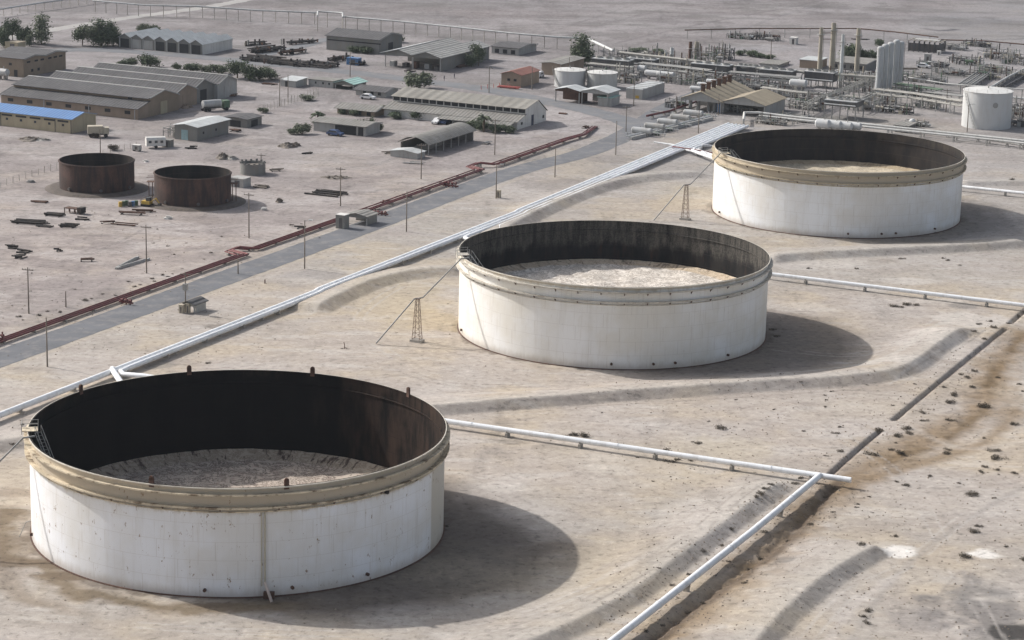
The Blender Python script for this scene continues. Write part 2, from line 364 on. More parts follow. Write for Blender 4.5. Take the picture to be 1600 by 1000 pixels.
# surface dirt: slow changes of soil colour plus stains, scrapes and a painted distance haze
def lerp(C, m, c): return C*(1-m[..., None])+np.array(c, np.float32)*m[..., None]
C = np.zeros(XX.shape+(3,), np.float32)+np.array((.398, .352, .311), np.float32)
n1 = fbm(XX, YY, 60, 11); n2 = fbm(XX, YY, 14, 21); n3 = fbm(XX, YY, 5, 31); n4 = fbm(XX, YY, 2.0, 51, 3)
sm = lambda x, a, b: np.clip((x-a)/(b-a), 0, 1)
C = lerp(C, sm(n1, .46, .6)*.8, (.37, .338, .303)); C = lerp(C, sm(n2, .5, .68)*.6, (.44, .37, .28)); C = lerp(C, sm(n3, .54, .7)*.45, (.31, .275, .245)); C = lerp(C, sm(1-n2, .55, .72)*.5, (.45, .415, .39))
n5 = fbm(XX*.35+YY*.05, YY, 3.2, 71, 4); C = lerp(C, sm(n5, .58, .7)*.28, (.29, .25, .22)); C = lerp(C, sm(1-n5, .6, .72)*.35, (.50, .47, .44))
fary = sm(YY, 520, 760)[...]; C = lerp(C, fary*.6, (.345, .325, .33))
def blob(u, v, ru, rv, col, amt=.8, edge=.35, seed=0, nz=4.0):
    global C
    P = G(u, v); k = ppm(P); rx = ru/k; ry = rv/(k*CH/math.hypot(P.y, CH)); 
    d = np.hypot((XX-P.x)/rx, (YY-P.y)/ry)+(fbm(XX, YY, nz, 100+seed, 4)-.5)*1.5
    C = lerp(C, np.clip((1-d)/edge, 0, 1)*amt, col)
def track(P, wd, col, amt=.7, soft=.4, seed=0, broken=0.0):
    global C
    D, S, T = polydist(XX, YY, P); n = fbm(XX, YY, 3, 200+seed, 3); q = np.clip((wd/2*(.6+.8*n)-D)/(wd/2*soft), 0, 1)
    if broken: q = q*np.clip((fbm(XX, YY, 6, 300+seed, 2)-broken)/.1, 0, 1)
    C = lerp(C, q*amt, col)
BR = (.150, .115, .082); DK = (.10, .085, .075); PALE = (.50, .46, .42); TAN = (.34, .255, .165); GRY = (.20, .19, .18)
# around the near tank: wet brown runs hugging the foot, oily stain with painted shade in its lee
cA = [tuple(W(0, 0)[:2])]
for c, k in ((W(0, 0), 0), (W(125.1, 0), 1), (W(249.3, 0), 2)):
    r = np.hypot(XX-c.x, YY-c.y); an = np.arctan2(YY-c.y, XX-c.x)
    pad = np.clip((31.5+3*(n3-.5)*4-r)/3, 0, 1); C = lerp(C, pad*(.35 if k else .3), (.36, .31, .25))
    side = np.clip(np.cos(an-math.radians(-15)), 0, 1)                      # shadow side: oil stain and the tank's shade painted into the soil
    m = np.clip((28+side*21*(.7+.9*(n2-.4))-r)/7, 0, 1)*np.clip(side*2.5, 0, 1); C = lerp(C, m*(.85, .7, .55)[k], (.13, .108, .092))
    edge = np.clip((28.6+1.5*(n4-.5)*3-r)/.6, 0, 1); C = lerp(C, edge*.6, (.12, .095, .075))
rA = np.hypot(XX-W(0, 0).x, YY-W(0, 0).y)
ring = np.clip(1.35-abs(rA-31.0-(n2-.5)*9-(n4-.5)*3)/2.2, 0, 1)*(YY < 318)*np.clip((-22-XX)/6, 0, 1); C = lerp(C, ring*.85, (.175, .135, .09))
ring = np.clip(1.2-abs(rA-37-(n2-.5)*14)/2.5, 0, 1)*(YY < 322)*np.clip((-48-XX)/6, 0, 1); C = lerp(C, ring*.6, (.22, .175, .13))
for a in ((60, 880, 70, 10, BR, .8), (20, 860, 40, 25, BR, .5), (15, 800, 60, 12, BR, .45), (10, 770, 70, 8, (.26, .21, .16), .6), (110, 900, 60, 8, BR, .8), (330, 945, 60, 6, BR, .8),
          (40, 470, 110, 45, GRY, .55), (130, 440, 120, 22, (.22, .20, .19), .5), (200, 360, 120, 10, (.28, .245, .2), .5), (60, 345, 70, 12, GRY, .5), (330, 345, 60, 6, (.27, .23, .18), .7),
          (10, 385, 60, 8, PALE, .6), (150, 330, 130, 8, PALE, .5), (390, 335, 60, 10, PALE, .4), (60, 240, 80, 14, PALE, .3), (430, 270, 90, 12, PALE, .4), (590, 225, 80, 8, PALE, .35),
          (560, 235, 90, 8, PALE, .4), (520, 215, 40, 3, PALE, .9), (345, 190, 50, 8, PALE, .35),
          (345, 510, 40, 6, (.17, .15, .13), .7), (250, 570, 30, 8, GRY, .5), (880, 480, 200, 30, (.38, .33, .27), .4), (620, 470, 90, 35, (.40, .335, .24), .5), (680, 500, 60, 20, (.37, .30, .2), .6),
          (1070, 320, 60, 12, (.40, .33, .25), .5), (980, 380, 80, 10, (.38, .31, .25), .5),
          (1515, 498, 60, 12, PALE, .8), (1480, 540, 40, 30, PALE, .7), (1390, 570, 80, 8, PALE, .7), (1250, 480, 60, 10, PALE, .4), (1450, 470, 70, 5, PALE, .5), (1300, 410, 60, 8, PALE, .5), (1420, 440, 60, 6, PALE, .5),
          (1500, 478, 30, 5, GRY, .6), (1130, 700, 80, 20, (.42, .37, .3), .5), (955, 735, 40, 8, PALE, .6), (930, 728, 20, 4, PALE, .8), (780, 760, 40, 12, PALE, .5), (800, 690, 35, 5, (.22, .19, .16), .6), (870, 700, 40, 6, (.25, .22, .19), .5),
          (1110, 730, 40, 10, PALE, .5), (1010, 770, 50, 8, (.28, .23, .18), .3),
          (1405, 862, 34, 9, (.66, .63, .59), 1.0), (1530, 866, 42, 8, (.66, .63, .59), 1.0), (1350, 935, 25, 6, PALE, .8), (1270, 818, 30, 6, PALE, .7), (1240, 860, 14, 6, PALE, .7),
          (1540, 960, 90, 50, (.17, .16, .155), .75), (1590, 990, 50, 18, (.05, .047, .045), .9), (1520, 925, 60, 20, (.2, .19, .18), .5), (1440, 970, 60, 20, (.24, .22, .21), .5), (1225, 880, 22, 6, GRY, .8),
          (1400, 700, 90, 30, (.30, .245, .18), .5), (1560, 600, 30, 50, (.30, .24, .17), .4), (1590, 600, 20, 50, PALE, .4),
          (1570, 350, 60, 15, (.30, .27, .25), .5), (1100, 205, 60, 8, (.33, .27, .23), .5), (1040, 165, 40, 10, PALE, .2),
          (900, 290, 120, 14, (.27, .24, .22), .6), (960, 250, 50, 8, (.24, .215, .2), .6), (800, 350, 80, 10, (.29, .26, .24), .5), (620, 360, 60, 10, (.34, .3, .28), .4), (500, 430, 70, 10, (.28, .26, .25), .5),
          (1180, 75, 90, 8, (.33, .34, .35), .6), (1160, 68, 60, 4, (.44, .41, .38), .6), (1450, 25, 200, 12, (.27, .26, .27), .5), (1300, 30, 90, 8, (.36, .31, .29), .4), (560, 12, 220, 7, (.36, .29, .27), .5), (760, 20, 160, 10, (.35, .28, .26), .4),
          (1250, 165, 160, 26, (.21, .195, .18), .6), (1480, 120, 130, 30, (.24, .225, .21), .55), (1040, 110, 120, 25, (.16, .155, .15), .6), (1500, 190, 120, 8, (.24, .2, .18), .5), (1300, 185, 120, 8, (.2, .19, .17), .5),
          (60, 45, 80, 8, PALE, .35), (420, 60, 90, 14, (.36, .345, .33), .4), (470, 85, 60, 10, (.42, .38, .34), .6), (720, 130, 120, 10, (.36, .32, .29), .5), (860, 185, 60, 14, PALE, .45), (790, 230, 60, 14, (.38, .34, .31), .5)):
    blob(*a, seed=int(a[0]+a[1]))
track(pxp([(1600, 520), (1570, 560), (1545, 600), (1535, 640), (1480, 670), (1420, 700), (1360, 730), (1320, 755), (1260, 800), (1190, 870), (1120, 930), (1040, 990), (960, 1060)]), 11, (.225, .165, .105), .85, .9, 1)
track(pxp([(1600, 520), (1570, 560), (1545, 600), (1530, 645), (1470, 690), (1400, 715), (1330, 745), (1260, 800), (1190, 870), (1120, 930), (1040, 990), (960, 1060)]), 3.2, (.15, .105, .06), .7, .9, 71, .42)
track(pxp([(1590, 640), (1540, 690), (1450, 720), (1370, 745), (1300, 770)]), 5, (.23, .17, .11), .75, .9, 2)
track(stp([(60, 64.5), (30, 67.0), (5, 66), (-12, 65.4), (-40, 65)]), 2.6, (.11, .085, .065), .85, .7, 3)
track(stp([(164, 62), (130, 62), (95, 62)]), .9, (.09, .075, .065), .8, .7, 4); track(stp([(88, 62), (62, 62.5)]), .9, (.09, .075, .065), .8, .7, 4)
for k, (L, wd, c, am) in enumerate([
    ([(1600, 690), (1500, 700), (1400, 660), (1300, 655)], 3, PALE, .3), ([(1330, 1000), (1400, 900), (1500, 820), (1600, 760)], 1.6, (.29, .27, .25), .5), ([(1400, 900), (1330, 950), (1290, 1010)], 2.2, (.46, .42, .39), .5),
    ([(720, 650), (1000, 640), (1250, 625), (1400, 612)], 1.2, (.46, .42, .38), .3), ([(820, 960), (960, 900), (1060, 850), (1140, 790)], 2.0, (.45, .41, .37), .5), ([(820, 945), (950, 885), (1050, 830), (1120, 780)], .8, (.31, .28, .25), .4),
    ([(1200, 590), (1380, 565), (1450, 520), (1500, 490)], 2.2, (.47, .44, .40), .5), ([(1390, 600), (1480, 545), (1530, 510)], .8, (.46, .43, .40), .5), ([(1400, 605), (1490, 550), (1540, 515)], .8, (.28, .26, .24), .4),
    ([(0, 510), (200, 430), (400, 345), (560, 280), (700, 235)], 2.0, (.43, .38, .35), .5), ([(0, 500), (190, 425), (390, 340)], .7, (.27, .24, .22), .35), ([(60, 520), (250, 440), (420, 365), (530, 315)], .8, (.44, .39, .36), .5),
    ([(760, 445), (560, 452), (480, 470)], 1.5, (.45, .41, .37), .4), ([(0, 270), (180, 245), (400, 235), (560, 240), (620, 260)], 3.0, (.44, .40, .37), .4), ([(400, 200), (470, 170), (560, 150)], 4, (.33, .28, .24), .4),
    ([(600, 250), (760, 215), (900, 205), (960, 200)], 3, (.45, .41, .38), .5), ([(0, 75), (130, 45), (280, 25), (400, -5)], 5, (.43, .40, .37), .5), ([(0, 95), (60, 60), (110, 48)], 3, (.2, .19, .19), .4),
    ([(860, 64), (960, 34), (1060, 8), (1100, -10)], 4, (.15, .14, .135), .8), ([(840, 56), (940, 24), (1010, 0)], 2.5, (.17, .155, .15), .7), ([(960, 68), (1060, 45), (1160, 25), (1240, 10), (1330, -10)], 2.5, (.11, .105, .11), .9), ([(975, 75), (1060, 55), (1150, 45)], 2, (.14, .12, .11), .8),
    ([(1150, 50), (1220, 25), (1290, 5)], 3.5, (.17, .17, .18), .8), ([(1400, 62), (1480, 64), (1620, 60)], 2.5, (.17, .155, .155), .7), ([(580, 52), (640, 52), (700, 55), (760, 50), (820, 43), (930, 40)], 5, (.13, .125, .10), .7), ([(640, 50), (760, 60), (840, 62)], 3, (.15, .145, .12), .6),
    ([(1445, 45), (1470, 48), (1492, 46)], 5, (.08, .08, .085), .95), ([(290, 5), (350, 8), (400, -2)], 3.5, (.12, .13, .10), .7), ([(0, 40), (90, 26), (160, 10)], 3, (.17, .17, .18), .7), ([(100, 50), (180, 38), (250, 22)], 3, (.15, .15, .12), .6), ([(600, 20), (700, 26), (800, 20)], 1.5, (.22, .2, .2), .6), ([(460, 40), (560, 44), (640, 40)], 2, (.24, .22, .21), .6),
    ([(1250, 75), (1300, 82), (1400, 90), (1440, 96)], 3, (.28, .26, .26), .5), ([(690, 160), (760, 148), (850, 150)], 2.5, (.5, .46, .43), .5)]):
    track(pxp(L), wd, c, am, .8, 10+k)
# scoured lighter roadside verge
track(stp([(-60, -75.4), (250, -77.5)]), 2.5, (.41, .36, .30), .6, .8, 60); track(stp([(-60, -87.0), (270, -88)]), 3.5, (.40, .35, .31), .6, .8, 61)
for k, (P, h, wl, wr) in enumerate(BERMS):
    D, S, T = polydist(XX, YY, P); q = np.where(S > 0, np.clip(1-D/.5, 0, 1), np.clip(1.3-D/2.6, 0, 1)); C = lerp(C, np.clip(q, 0, 1)*.6*(.6+.6*n3), (.50, .462, .415))
for a in ((620, 480, 110, 45, (.45, .375, .27), .5), (820, 900, 220, 60, (.43, .37, .28), .4), (1000, 720, 220, 60, (.45, .395, .315), .4), (1080, 300, 90, 25, (.45, .385, .29), .5), (1350, 640, 150, 25, (.44, .385, .31), .4), (150, 600, 160, 25, (.43, .375, .30), .4)): blob(*a, seed=int(a[0]), edge=.9, nz=9)
# wheel ruts in pairs
for k, (L, c) in enumerate([([(780, 1000), (900, 960), (1000, 905), (1080, 850), (1160, 780), (1230, 735)], 1), ([(300, 985), (600, 990), (780, 975), (930, 925)], 0), ([(760, 640), (1000, 628), (1250, 612), (1390, 600), (1470, 560), (1530, 515)], 1), ([(1260, 1000), (1330, 925), (1420, 880), (1520, 800), (1600, 775)], 0),
    ([(1450, 1000), (1480, 930), (1540, 870), (1600, 850)], 1), ([(0, 508), (200, 428), (400, 346), (600, 268)], 1), ([(40, 528), (230, 452), (420, 372)], 0), ([(400, 600), (560, 560), (700, 600), (900, 600)], 1), ([(1210, 545), (1330, 555), (1420, 530), (1480, 490)], 0), ([(1250, 440), (1400, 455), (1600, 462)], 0), ([(620, 560), (560, 500), (640, 440), (720, 430)], 0),
    ([(0, 320), (150, 345), (330, 350), (500, 300), (600, 262)], 1), ([(400, 230), (500, 260), (620, 275), (760, 232)], 0), ([(1240, 650), (1330, 690), (1420, 760), (1500, 900), (1560, 1000)], 0), ([(980, 330), (1040, 360), (1120, 385), (1300, 400)], 1), ([(0, 960), (200, 975), (500, 1000)], 0)]):
    P = pxp(L)
    for o_ in (-.9, .9):
        Q = []
        for i in range(len(P)):
            a_, b_ = P[max(0, i-1)], P[min(len(P)-1, i+1)]; d_ = math.hypot(b_[0]-a_[0], b_[1]-a_[1]) or 1; Q.append((P[i][0]+(b_[1]-a_[1])/d_*o_, P[i][1]-(b_[0]-a_[0])/d_*o_))
        track(Q, .55, (.235, .21, .19) if c else (.45, .42, .39), .45, .6, 500+k, .36)
tt_ = (XX-O0.x)*BV.x+(YY-O0.y)*BV.y; lf = np.clip((-84-tt_)/12, 0, 1)*np.clip((YY-330)/40, 0, 1)
C = lerp(C, lf*.5, (.345, .298, .287)); m3 = fbm(XX*.7, YY, 9, 801, 4); C = lerp(C, lf*sm(m3, .52, .64)*.5, (.255, .22, .21)); C = lerp(C, lf*sm(1-m3, .56, .68)*.45, (.46, .42, .40)); m4 = fbm(XX*.6, YY, 3, 811, 4); C = lerp(C, lf*sm(m4, .58, .68)*.5, (.21, .18, .17))
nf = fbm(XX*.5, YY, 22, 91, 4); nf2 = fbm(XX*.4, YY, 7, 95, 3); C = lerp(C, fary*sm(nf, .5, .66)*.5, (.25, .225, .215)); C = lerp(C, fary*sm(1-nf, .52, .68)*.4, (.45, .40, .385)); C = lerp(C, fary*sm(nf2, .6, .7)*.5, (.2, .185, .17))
C = C*(.90+.20*fbm(XX, YY, 1.0, 61, 3)[..., None])
C = C*np.interp(YY, [300, 400, 500, 620, 780, 1000], [1.0, .98, .93, .84, .75, .64])[..., None].astype(np.float32)  # soil darkened with distance, painted stand-in for far haze
C = C*(1+np.clip((YY-400)/350, 0, 1)[..., None]*np.array((-.06, -.02, .025), np.float32))  # cool haze tint painted into the far soil colour
gm = bpy.data.meshes.new('ground'); ny, nx = XX.shape
co = np.stack([XX, YY, ZZ], -1).reshape(-1, 3).astype(np.float32)
idx = np.arange(nx*ny).reshape(ny, nx); q = np.stack([idx[:-1, :-1], idx[:-1, 1:], idx[1:, 1:], idx[1:, :-1]], -1).reshape(-1).astype(np.int32)
gm.vertices.add(len(co)); gm.vertices.foreach_set('co', co.ravel()); gm.loops.add(len(q)); gm.loops.foreach_set('vertex_index', q)
gm.polygons.add(len(q)//4); gm.polygons.foreach_set('loop_start', np.arange(0, len(q), 4, dtype=np.int32)); gm.polygons.foreach_set('use_smooth', np.ones(len(q)//4, bool)); gm.update()
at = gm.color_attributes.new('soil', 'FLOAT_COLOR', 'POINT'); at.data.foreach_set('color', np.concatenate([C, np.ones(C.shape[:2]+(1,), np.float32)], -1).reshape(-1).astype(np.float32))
m, n, b = principled('desert_soil'); tc = n.nodes.new('ShaderNodeTexCoord').outputs['Object']
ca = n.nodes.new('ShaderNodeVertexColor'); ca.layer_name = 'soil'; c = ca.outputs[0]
g1 = noise(n, tc, .9, 6, .7, dist=.4); g2 = noise(n, tc, 4.0, 5, .8); g3 = noise(n, tc, .12, 5, .65, sc=(1, .22, 1), rot=-(TH-math.pi/2)); g4 = noise(n, tc, .5, 5, .75, sc=(.25, 1, 1), rot=math.radians(-8), dist=.6)
def wv(f, lo, hi, amt): return math_(n, 'MULTIPLY', ramp(n, f, lo, hi), amt)
ft = math_(n, 'ADD', 1.0, wv(g1, .47, .30, .24)); ft = math_(n, 'SUBTRACT', ft, wv(g1, .51, .70, .38)); ft = math_(n, 'SUBTRACT', ft, wv(g3, .54, .72, .20))
ft = math_(n, 'ADD', ft, wv(g4, .43, .32, .14)); ft = math_(n, 'SUBTRACT', ft, wv(g4, .57, .70, .20)); ft = math_(n, 'SUBTRACT', ft, wv(g2, .58, .70, .40)); ft = math_(n, 'ADD', ft, wv(g2, .42, .30, .25))
cc = n.nodes.new('ShaderNodeCombineColor'); [n.links.new(ft, cc.inputs[k]) for k in range(3)]
c = mixc(n, 1.0, c, cc.outputs[0], 'MULTIPLY')
n.links.new(c, b.inputs['Base Color']); b.inputs['Roughness'].default_value = .95; b.inputs['Specular IOR Level'].default_value = .1
hb = math_(n, 'ADD', math_(n, 'MULTIPLY', g1, .5), math_(n, 'ADD', math_(n, 'MULTIPLY', g2, .12), math_(n, 'MULTIPLY', g4, .5)))
bp = nd(n, 'ShaderNodeBump', ins={0: .5, 1: .35}); n.links.new(hb, bp.inputs['Height']); n.links.new(bp.outputs[0], b.inputs['Normal'])
gm.materials.append(m); go = bpy.data.objects.new('ground', gm); SC.collection.objects.link(go); go['kind'] = 'structure'
def hz(x, y): return float(hfun(np.array([[x]]), np.array([[y]]))[0, 0])
def onground(P): return Vector((P[0], P[1], hz(P[0], P[1])))

# ---------------------------------------------------------------- roads
def road(name, P, wd, m, z=.02, jag=.25, seed=1):
    r = random.Random(seed); v = []; f = []; P = [Vector((*p[:2], 0)) for p in P]; Q = []
    for i in range(len(P)-1):
        L = (P[i+1]-P[i]).length; k = max(1, int(L/2.0))
        for j in range(k): Q.append(P[i].lerp(P[i+1], j/k))
    Q.append(P[-1])
    for i, p in enumerate(Q):
        t = (Q[min(i+1, len(Q)-1)]-Q[max(i-1, 0)]).normalized(); s = Vector((t.y, -t.x, 0))
        a = p-s*(wd/2+r.uniform(-jag, jag)); c_ = p+s*(wd/2+r.uniform(-jag, jag)); v += [(a.x, a.y, z), (c_.x, c_.y, z)]
        if i: f.append((2*i-2, 2*i-1, 2*i+1, 2*i))
    mb = MB(); mb.add(v, f); o = mb.build(name, m); o['kind'] = 'structure'; return o
asph = mat('old_asphalt', (.12, .125, .137), .9, var=.15, dirt=(.23, .215, .205), dirt_amt=.5, scale=.35, streak=False)
asph2 = mat('dusty_asphalt', (.14, .146, .158), .9, var=.12, dirt=(.20, .19, .185), dirt_amt=.6, scale=.25, streak=False)
road('road', smooth_poly([tuple(W(-60, -80.6)[:2]), tuple(W(60, -80.6)[:2]), tuple(W(170, -81)[:2]), tuple(W(250, -82.5)[:2])]+[tuple(G(u, v)[:2]) for u, v in ((900, 243), (945, 226), (980, 210), (1003, 196), (1022, 182), (1042, 170), (1068, 158), (1110, 140))]), 7.4, asph, .025, .12, 1)
road('side_road', pxp([(1000, 200), (975, 188), (940, 178), (900, 168), (850, 158), (760, 140), (620, 122), (500, 108), (400, 98), (300, 88), (150, 78), (60, 82), (-60, 100)]), 8.5, asph2, .045, .4, 2)
road('service_road', pxp([(380, 92), (450, 78), (520, 60), (600, 55)]), 5, asph2, .035, .4, 3)
road('back_road', pxp([(0, 60), (60, 50), (200, 28), (330, 10), (420, -8)]), 6, mat('packed_dirt_road', (.33, .32, .31), .95, var=.12, scale=.3, streak=False), .03, .5, 4)

# ---------------------------------------------------------------- the three burnt-out storage tanks
R0, TZ = 27.5, 14.26
bandm = mat('stained_girder', (.58, .50, .37), .8, var=.28, dirt=(.13, .085, .05), dirt_amt=.9, scale=.7, streak=False)
bandw = mat('pale_girder', (.52, .49, .43), .75, var=.12, dirt=(.25, .2, .15), dirt_amt=.55, scale=.9, streak=False)
bandt = mat('tan_girder', (.46, .40, .29), .75, var=.16, dirt=(.22, .16, .10), dirt_amt=.6, scale=.9, streak=False)
rimm = mat('pale_rim_edge', (.62, .58, .50), .7, var=.1, dirt=(.3, .25, .2), dirt_amt=.4)
def storage_tank(c, label, sm, im, fm, gm_, floor_z, pontoon, nb, foot, ladder_ang, extra):
    t = thing('storage_tank', label, 'storage tank', c)
    ri = R0-.05
    MB().lathe([(R0+.0, 0), (R0, TZ), (ri, TZ), (ri, .15)], 192, mis=[0, 1, 1]).build('shell', [sm, im], t)
    # top angle, walkway girder and secondary girder (each a flange with a turned-down lip)
    MB().lathe([(R0, TZ-.12), (R0+.22, TZ-.12), (R0+.22, TZ+.03), (R0+.12, TZ+.034), (ri-.06, TZ+.034), (ri-.06, TZ-.1)], 192, mis=[0, 0, 0, 1, 1]).build('top_curb', [rimm, im], t)
    g = MB().lathe([(R0, TZ-.78), (R0+.72, TZ-.70), (R0+.72, TZ-.90), (R0+.66, TZ-.92), (R0+.66, TZ-.80), (R0, TZ-.88)], 192)
    go1 = g.build('wind_girder', gm_, t)
    g = MB().lathe([(R0, TZ-2.45), (R0+.66, TZ-2.38), (R0+.66, TZ-2.60), (R0+.60, TZ-2.60), (R0+.60, TZ-2.48), (R0, TZ-2.56)], 192)
    go2 = g.build('lower_girder', gm_, t)
    MB().lathe([(R0, TZ-3.06), (R0+.14, TZ-3.0), (R0+.14, TZ-3.12), (R0, TZ-3.2)], 192).build('stiffener_ring', gm_, t)
    MB().lathe([(R0+.22, 0), (R0+.22, .1), (R0, .12)], 128).build('base_ring', M['rust'], t)
    MB().lathe([(ri, 12.55), (ri-.18, 12.5), (ri-.18, 12.4), (ri, 12.35)], 128).build('inner_stiffener', im, t)
    bm = MB().prism([(0, 0), (.52, 0), (0, -.55)], -.05, .05, 'y')
    b0 = None
    for k in range(nb):
        for z in ((TZ-.92, TZ-2.62) if nb > 30 else (TZ-2.62,)):
            a = 2*math.pi*k/nb+.03
            if b0 is None: b0 = bm.build('bracket', M['rust'], t); b = b0
            else: b = b0.copy(); SC.collection.objects.link(b)
            b.parent = t; b.location = (R0*math.cos(a), R0*math.sin(a), z); b.rotation_euler = (0, 0, a)
    # sunken floating roof: deck with a sloping pontoon rim, ribs radiating across it
    fl = MB(); r = random.Random(nb); rings = []; NR, NA = 26, 144
    vs = []; fs = []
    for i in range(NR+1):
        rr = ri-.25 if i == NR else (ri-.25)*i/NR
        for j in range(NA):
            an = 2*math.pi*j/NA; x, y = rr*math.cos(an), rr*math.sin(an)
            zz = floor_z-pontoon*max(0, min(1, (ri-.25-rr)/2.6))**.8
            zz += .22*math.sin(x*.9+2*math.sin(y*.35))*math.sin(y*.6+x*.2)*min(1, (ri-rr)/4)+r.uniform(-.05, .05)
            vs.append((x, y, zz))
    for i in range(NR):
        for j in range(NA): fs.append((i*NA+j, (i+1)*NA+j, (i+1)*NA+(j+1) % NA, i*NA+(j+1) % NA))
    fl.add(vs, fs, True).build('floating_roof', fm, t)
    for u_, v_ in foot:
        q_ = G(u_, v_)-c; a = math.atan2(q_.y, q_.x)
        MB().tube([(R0*math.cos(a)-.02*math.cos(a), R0*math.sin(a), 1.0), ((R0+.35)*math.cos(a), (R0+.35)*math.sin(a), 1.0)], .22, 12).build('manhole', M['rust'], t)
    # gauger's platform on the rim and rolling ladder down to the roof
    a = ladder_ang; ca, sa = math.cos(a), math.sin(a); tx, ty = -sa, ca
    def L(rr, tt, z): return (rr*ca+tt*tx, rr*sa+tt*ty, z)
    pf = MB()
    for tt in (-1.0, 1.0):
        for rr in (R0-1.2, R0+.9): pf.tube([L(rr, tt, TZ-.3), L(rr, tt, TZ+1.15)], .05, 5)
    for z in (TZ+.6, TZ+1.1):
        pf.tube([L(R0-1.2, -1.0, z), L(R0+.9, -1.0, z), L(R0+.9, 1.0, z), L(R0-1.2, 1.0, z)], .04, 5)
    vs = [L(R0-1.2, -1.0, TZ+.06), L(R0+.9, -1.0, TZ+.06), L(R0+.9, 1.0, TZ+.06), L(R0-1.2, 1.0, TZ+.06)]
    pl = pf.build('platform_railing', M['steel'], t)
    MB().add(vs+[(x, y, z+.08) for x, y, z in vs], [(3, 2, 1, 0), (4, 5, 6, 7), (0, 1, 5, 4), (1, 2, 6, 5), (2, 3, 7, 6), (3, 0, 4, 7)]).build('gauging_platform', gm_, t)
    ld = MB(); p0 = Vector(L(R0-1.2, 1.2, TZ)); p1 = Vector(L(R0-3.5, 13.5, floor_z+.4)) if False else Vector(((R0-4)*math.cos(a+.42), (R0-4)*math.sin(a+.42), floor_z+.3))
    side = Vector((-(p1-p0).y, (p1-p0).x, 0)).normalized()*.45
    for s_ in (-1, 1):
        ld.tube([p0+side*s_, p1+side*s_], .07, 5); ld.tube([p0+side*s_+Vector((0, 0, .95)), p1+side*s_+Vector((0, 0, .95))], .05, 5)
    for i in range(30):
        q = p0.lerp(p1, i/29); ld.tube([q-side, q+side], .035, 4)
        if i % 3 == 0:
            for s_ in (-1, 1): ld.tube([q+side*s_, q+side*s_+Vector((0, 0, .95))], .03, 4)
    ld.build('rolling_ladder', M['steel'], t)
    extra(t, c)
    return t
def exA(t, c):
    for u, v in ((128, 612), (297, 583), (485, 586), (632, 617), (235, 757), (449, 761)):
        P = G(u, v, TZ)-c; a = math.atan2(P.y, P.x)
        pm = MB().box(-.32, .32, -.12, .12, -.4, .72).tube([(0, -.12, .72), (0, .12, .72)], .32, 12)
        o = pm.build('rim_post', M['rust'], t, loc=(R0*math.cos(a), R0*math.sin(a), TZ)); o.rotation_euler = (0, 0, a+math.pi/2)
    P = G(411, 925, 0)-c; a = math.atan2(P.y, P.x); x, y = (R0+.28)*math.cos(a), (R0+.28)*math.sin(a)
    MB().tube([(x, y, 2.0), (x, y, TZ-3.15)], .11, 8).tube([(x-.42, y-.02, 1.5), (x-.42, y-.02, TZ-3.15)], .07, 8).build('riser_pipe', M['cream'], t)
    x2, y2 = (R0+2.2)*math.cos(a+.02), (R0+2.2)*math.sin(a+.02)
    MB().tube([(x, y, 2.0), (x2, y2, .05)], .2, 8).build('drain_pipe', mat('pinkish_pipe', (.5, .42, .38), .6), t)
    MB().box(x-.15, x+1.2, y-.75, y-.05, .1, .9).build('drain_valve', M['rust'], t)
    P = G(606, 770, TZ-3)-c; a = math.atan2(P.y, P.x)
    MB().tube([(R0*math.cos(a), R0*math.sin(a), TZ-2.95), ((R0+.5)*math.cos(a), (R0+.5)*math.sin(a), TZ-2.95)], .26, 10).build('overflow_nozzle', M['dwood'], t)
    P = G(50, 838, 0)-c; a = math.atan2(P.y, P.x)
    MB().tube([((R0)*math.cos(a), (R0)*math.sin(a), 2.2), ((R0+.7)*math.cos(a), (R0+.7)*math.sin(a), 2.0), ((R0+1.6)*math.cos(a), (R0+1.6)*math.sin(a), 0)], .05, 6).build('sample_pipe', M['steel'], t)
sA = shell_mat('shell_paint_near', (.82, .84, .88), (.77, .76, .74), patch=(.995, .1, 25.0), spots=.9, band_z=11.3)
sB = shell_mat('shell_paint_middle', (.82, .82, .81), (.78, .75, .68), spots=.12, band_z=14.0)
sC = shell_mat('shell_paint_far', (.82, .84, .86), (.77, .75, .71), spots=.10, band_z=11.6)
iA = inner_mat('burnt_wall_near', (.0015, .001, .001), (.004, .003, .0025), (.05, .035, .022), .3, 15.5, (.006, .004, .003), .9)
iB = inner_mat('burnt_wall_middle', (.010, .010, .011), (.028, .026, .024), (.125, .115, .10), .85, 11.6)
iC = inner_mat('burnt_wall_far', (.018, .017, .017), (.04, .032, .028), (.07, .06, .05), .5, 15, (.05, .03, .022))
fA = floor_mat('collapsed_roof_near', (.62, .53, .44), (.05, .028, .022), (.27, .15, .12), .9, (.36, .30, .22))
fB = floor_mat('collapsed_roof_middle', (.82, .76, .68), (.16, .12, .09), (.44, .36, .28), .85, (.50, .37, .22))
fC = floor_mat('collapsed_roof_far', (.64, .56, .42), (.14, .10, .07), (.40, .31, .20), .6, (.36, .27, .16))
cA_, cB_, cC_ = W(0, 0), W(125.15, -.1), W(249.4, .15)
aL = math.atan2(-8, -26.3)
def ang_of(P, c): q = P-c; return math.atan2(q.y, q.x)
storage_tank(cA_, 'nearest open-topped white tank with blackened inside and stained brown rim, at lower left', sA, iA, fA, bandm, 2.5, 1.0, 24, [(320, 934), (457, 930), (572, 908), (52, 846)], ang_of(G(44, 672, TZ), cA_), exA)
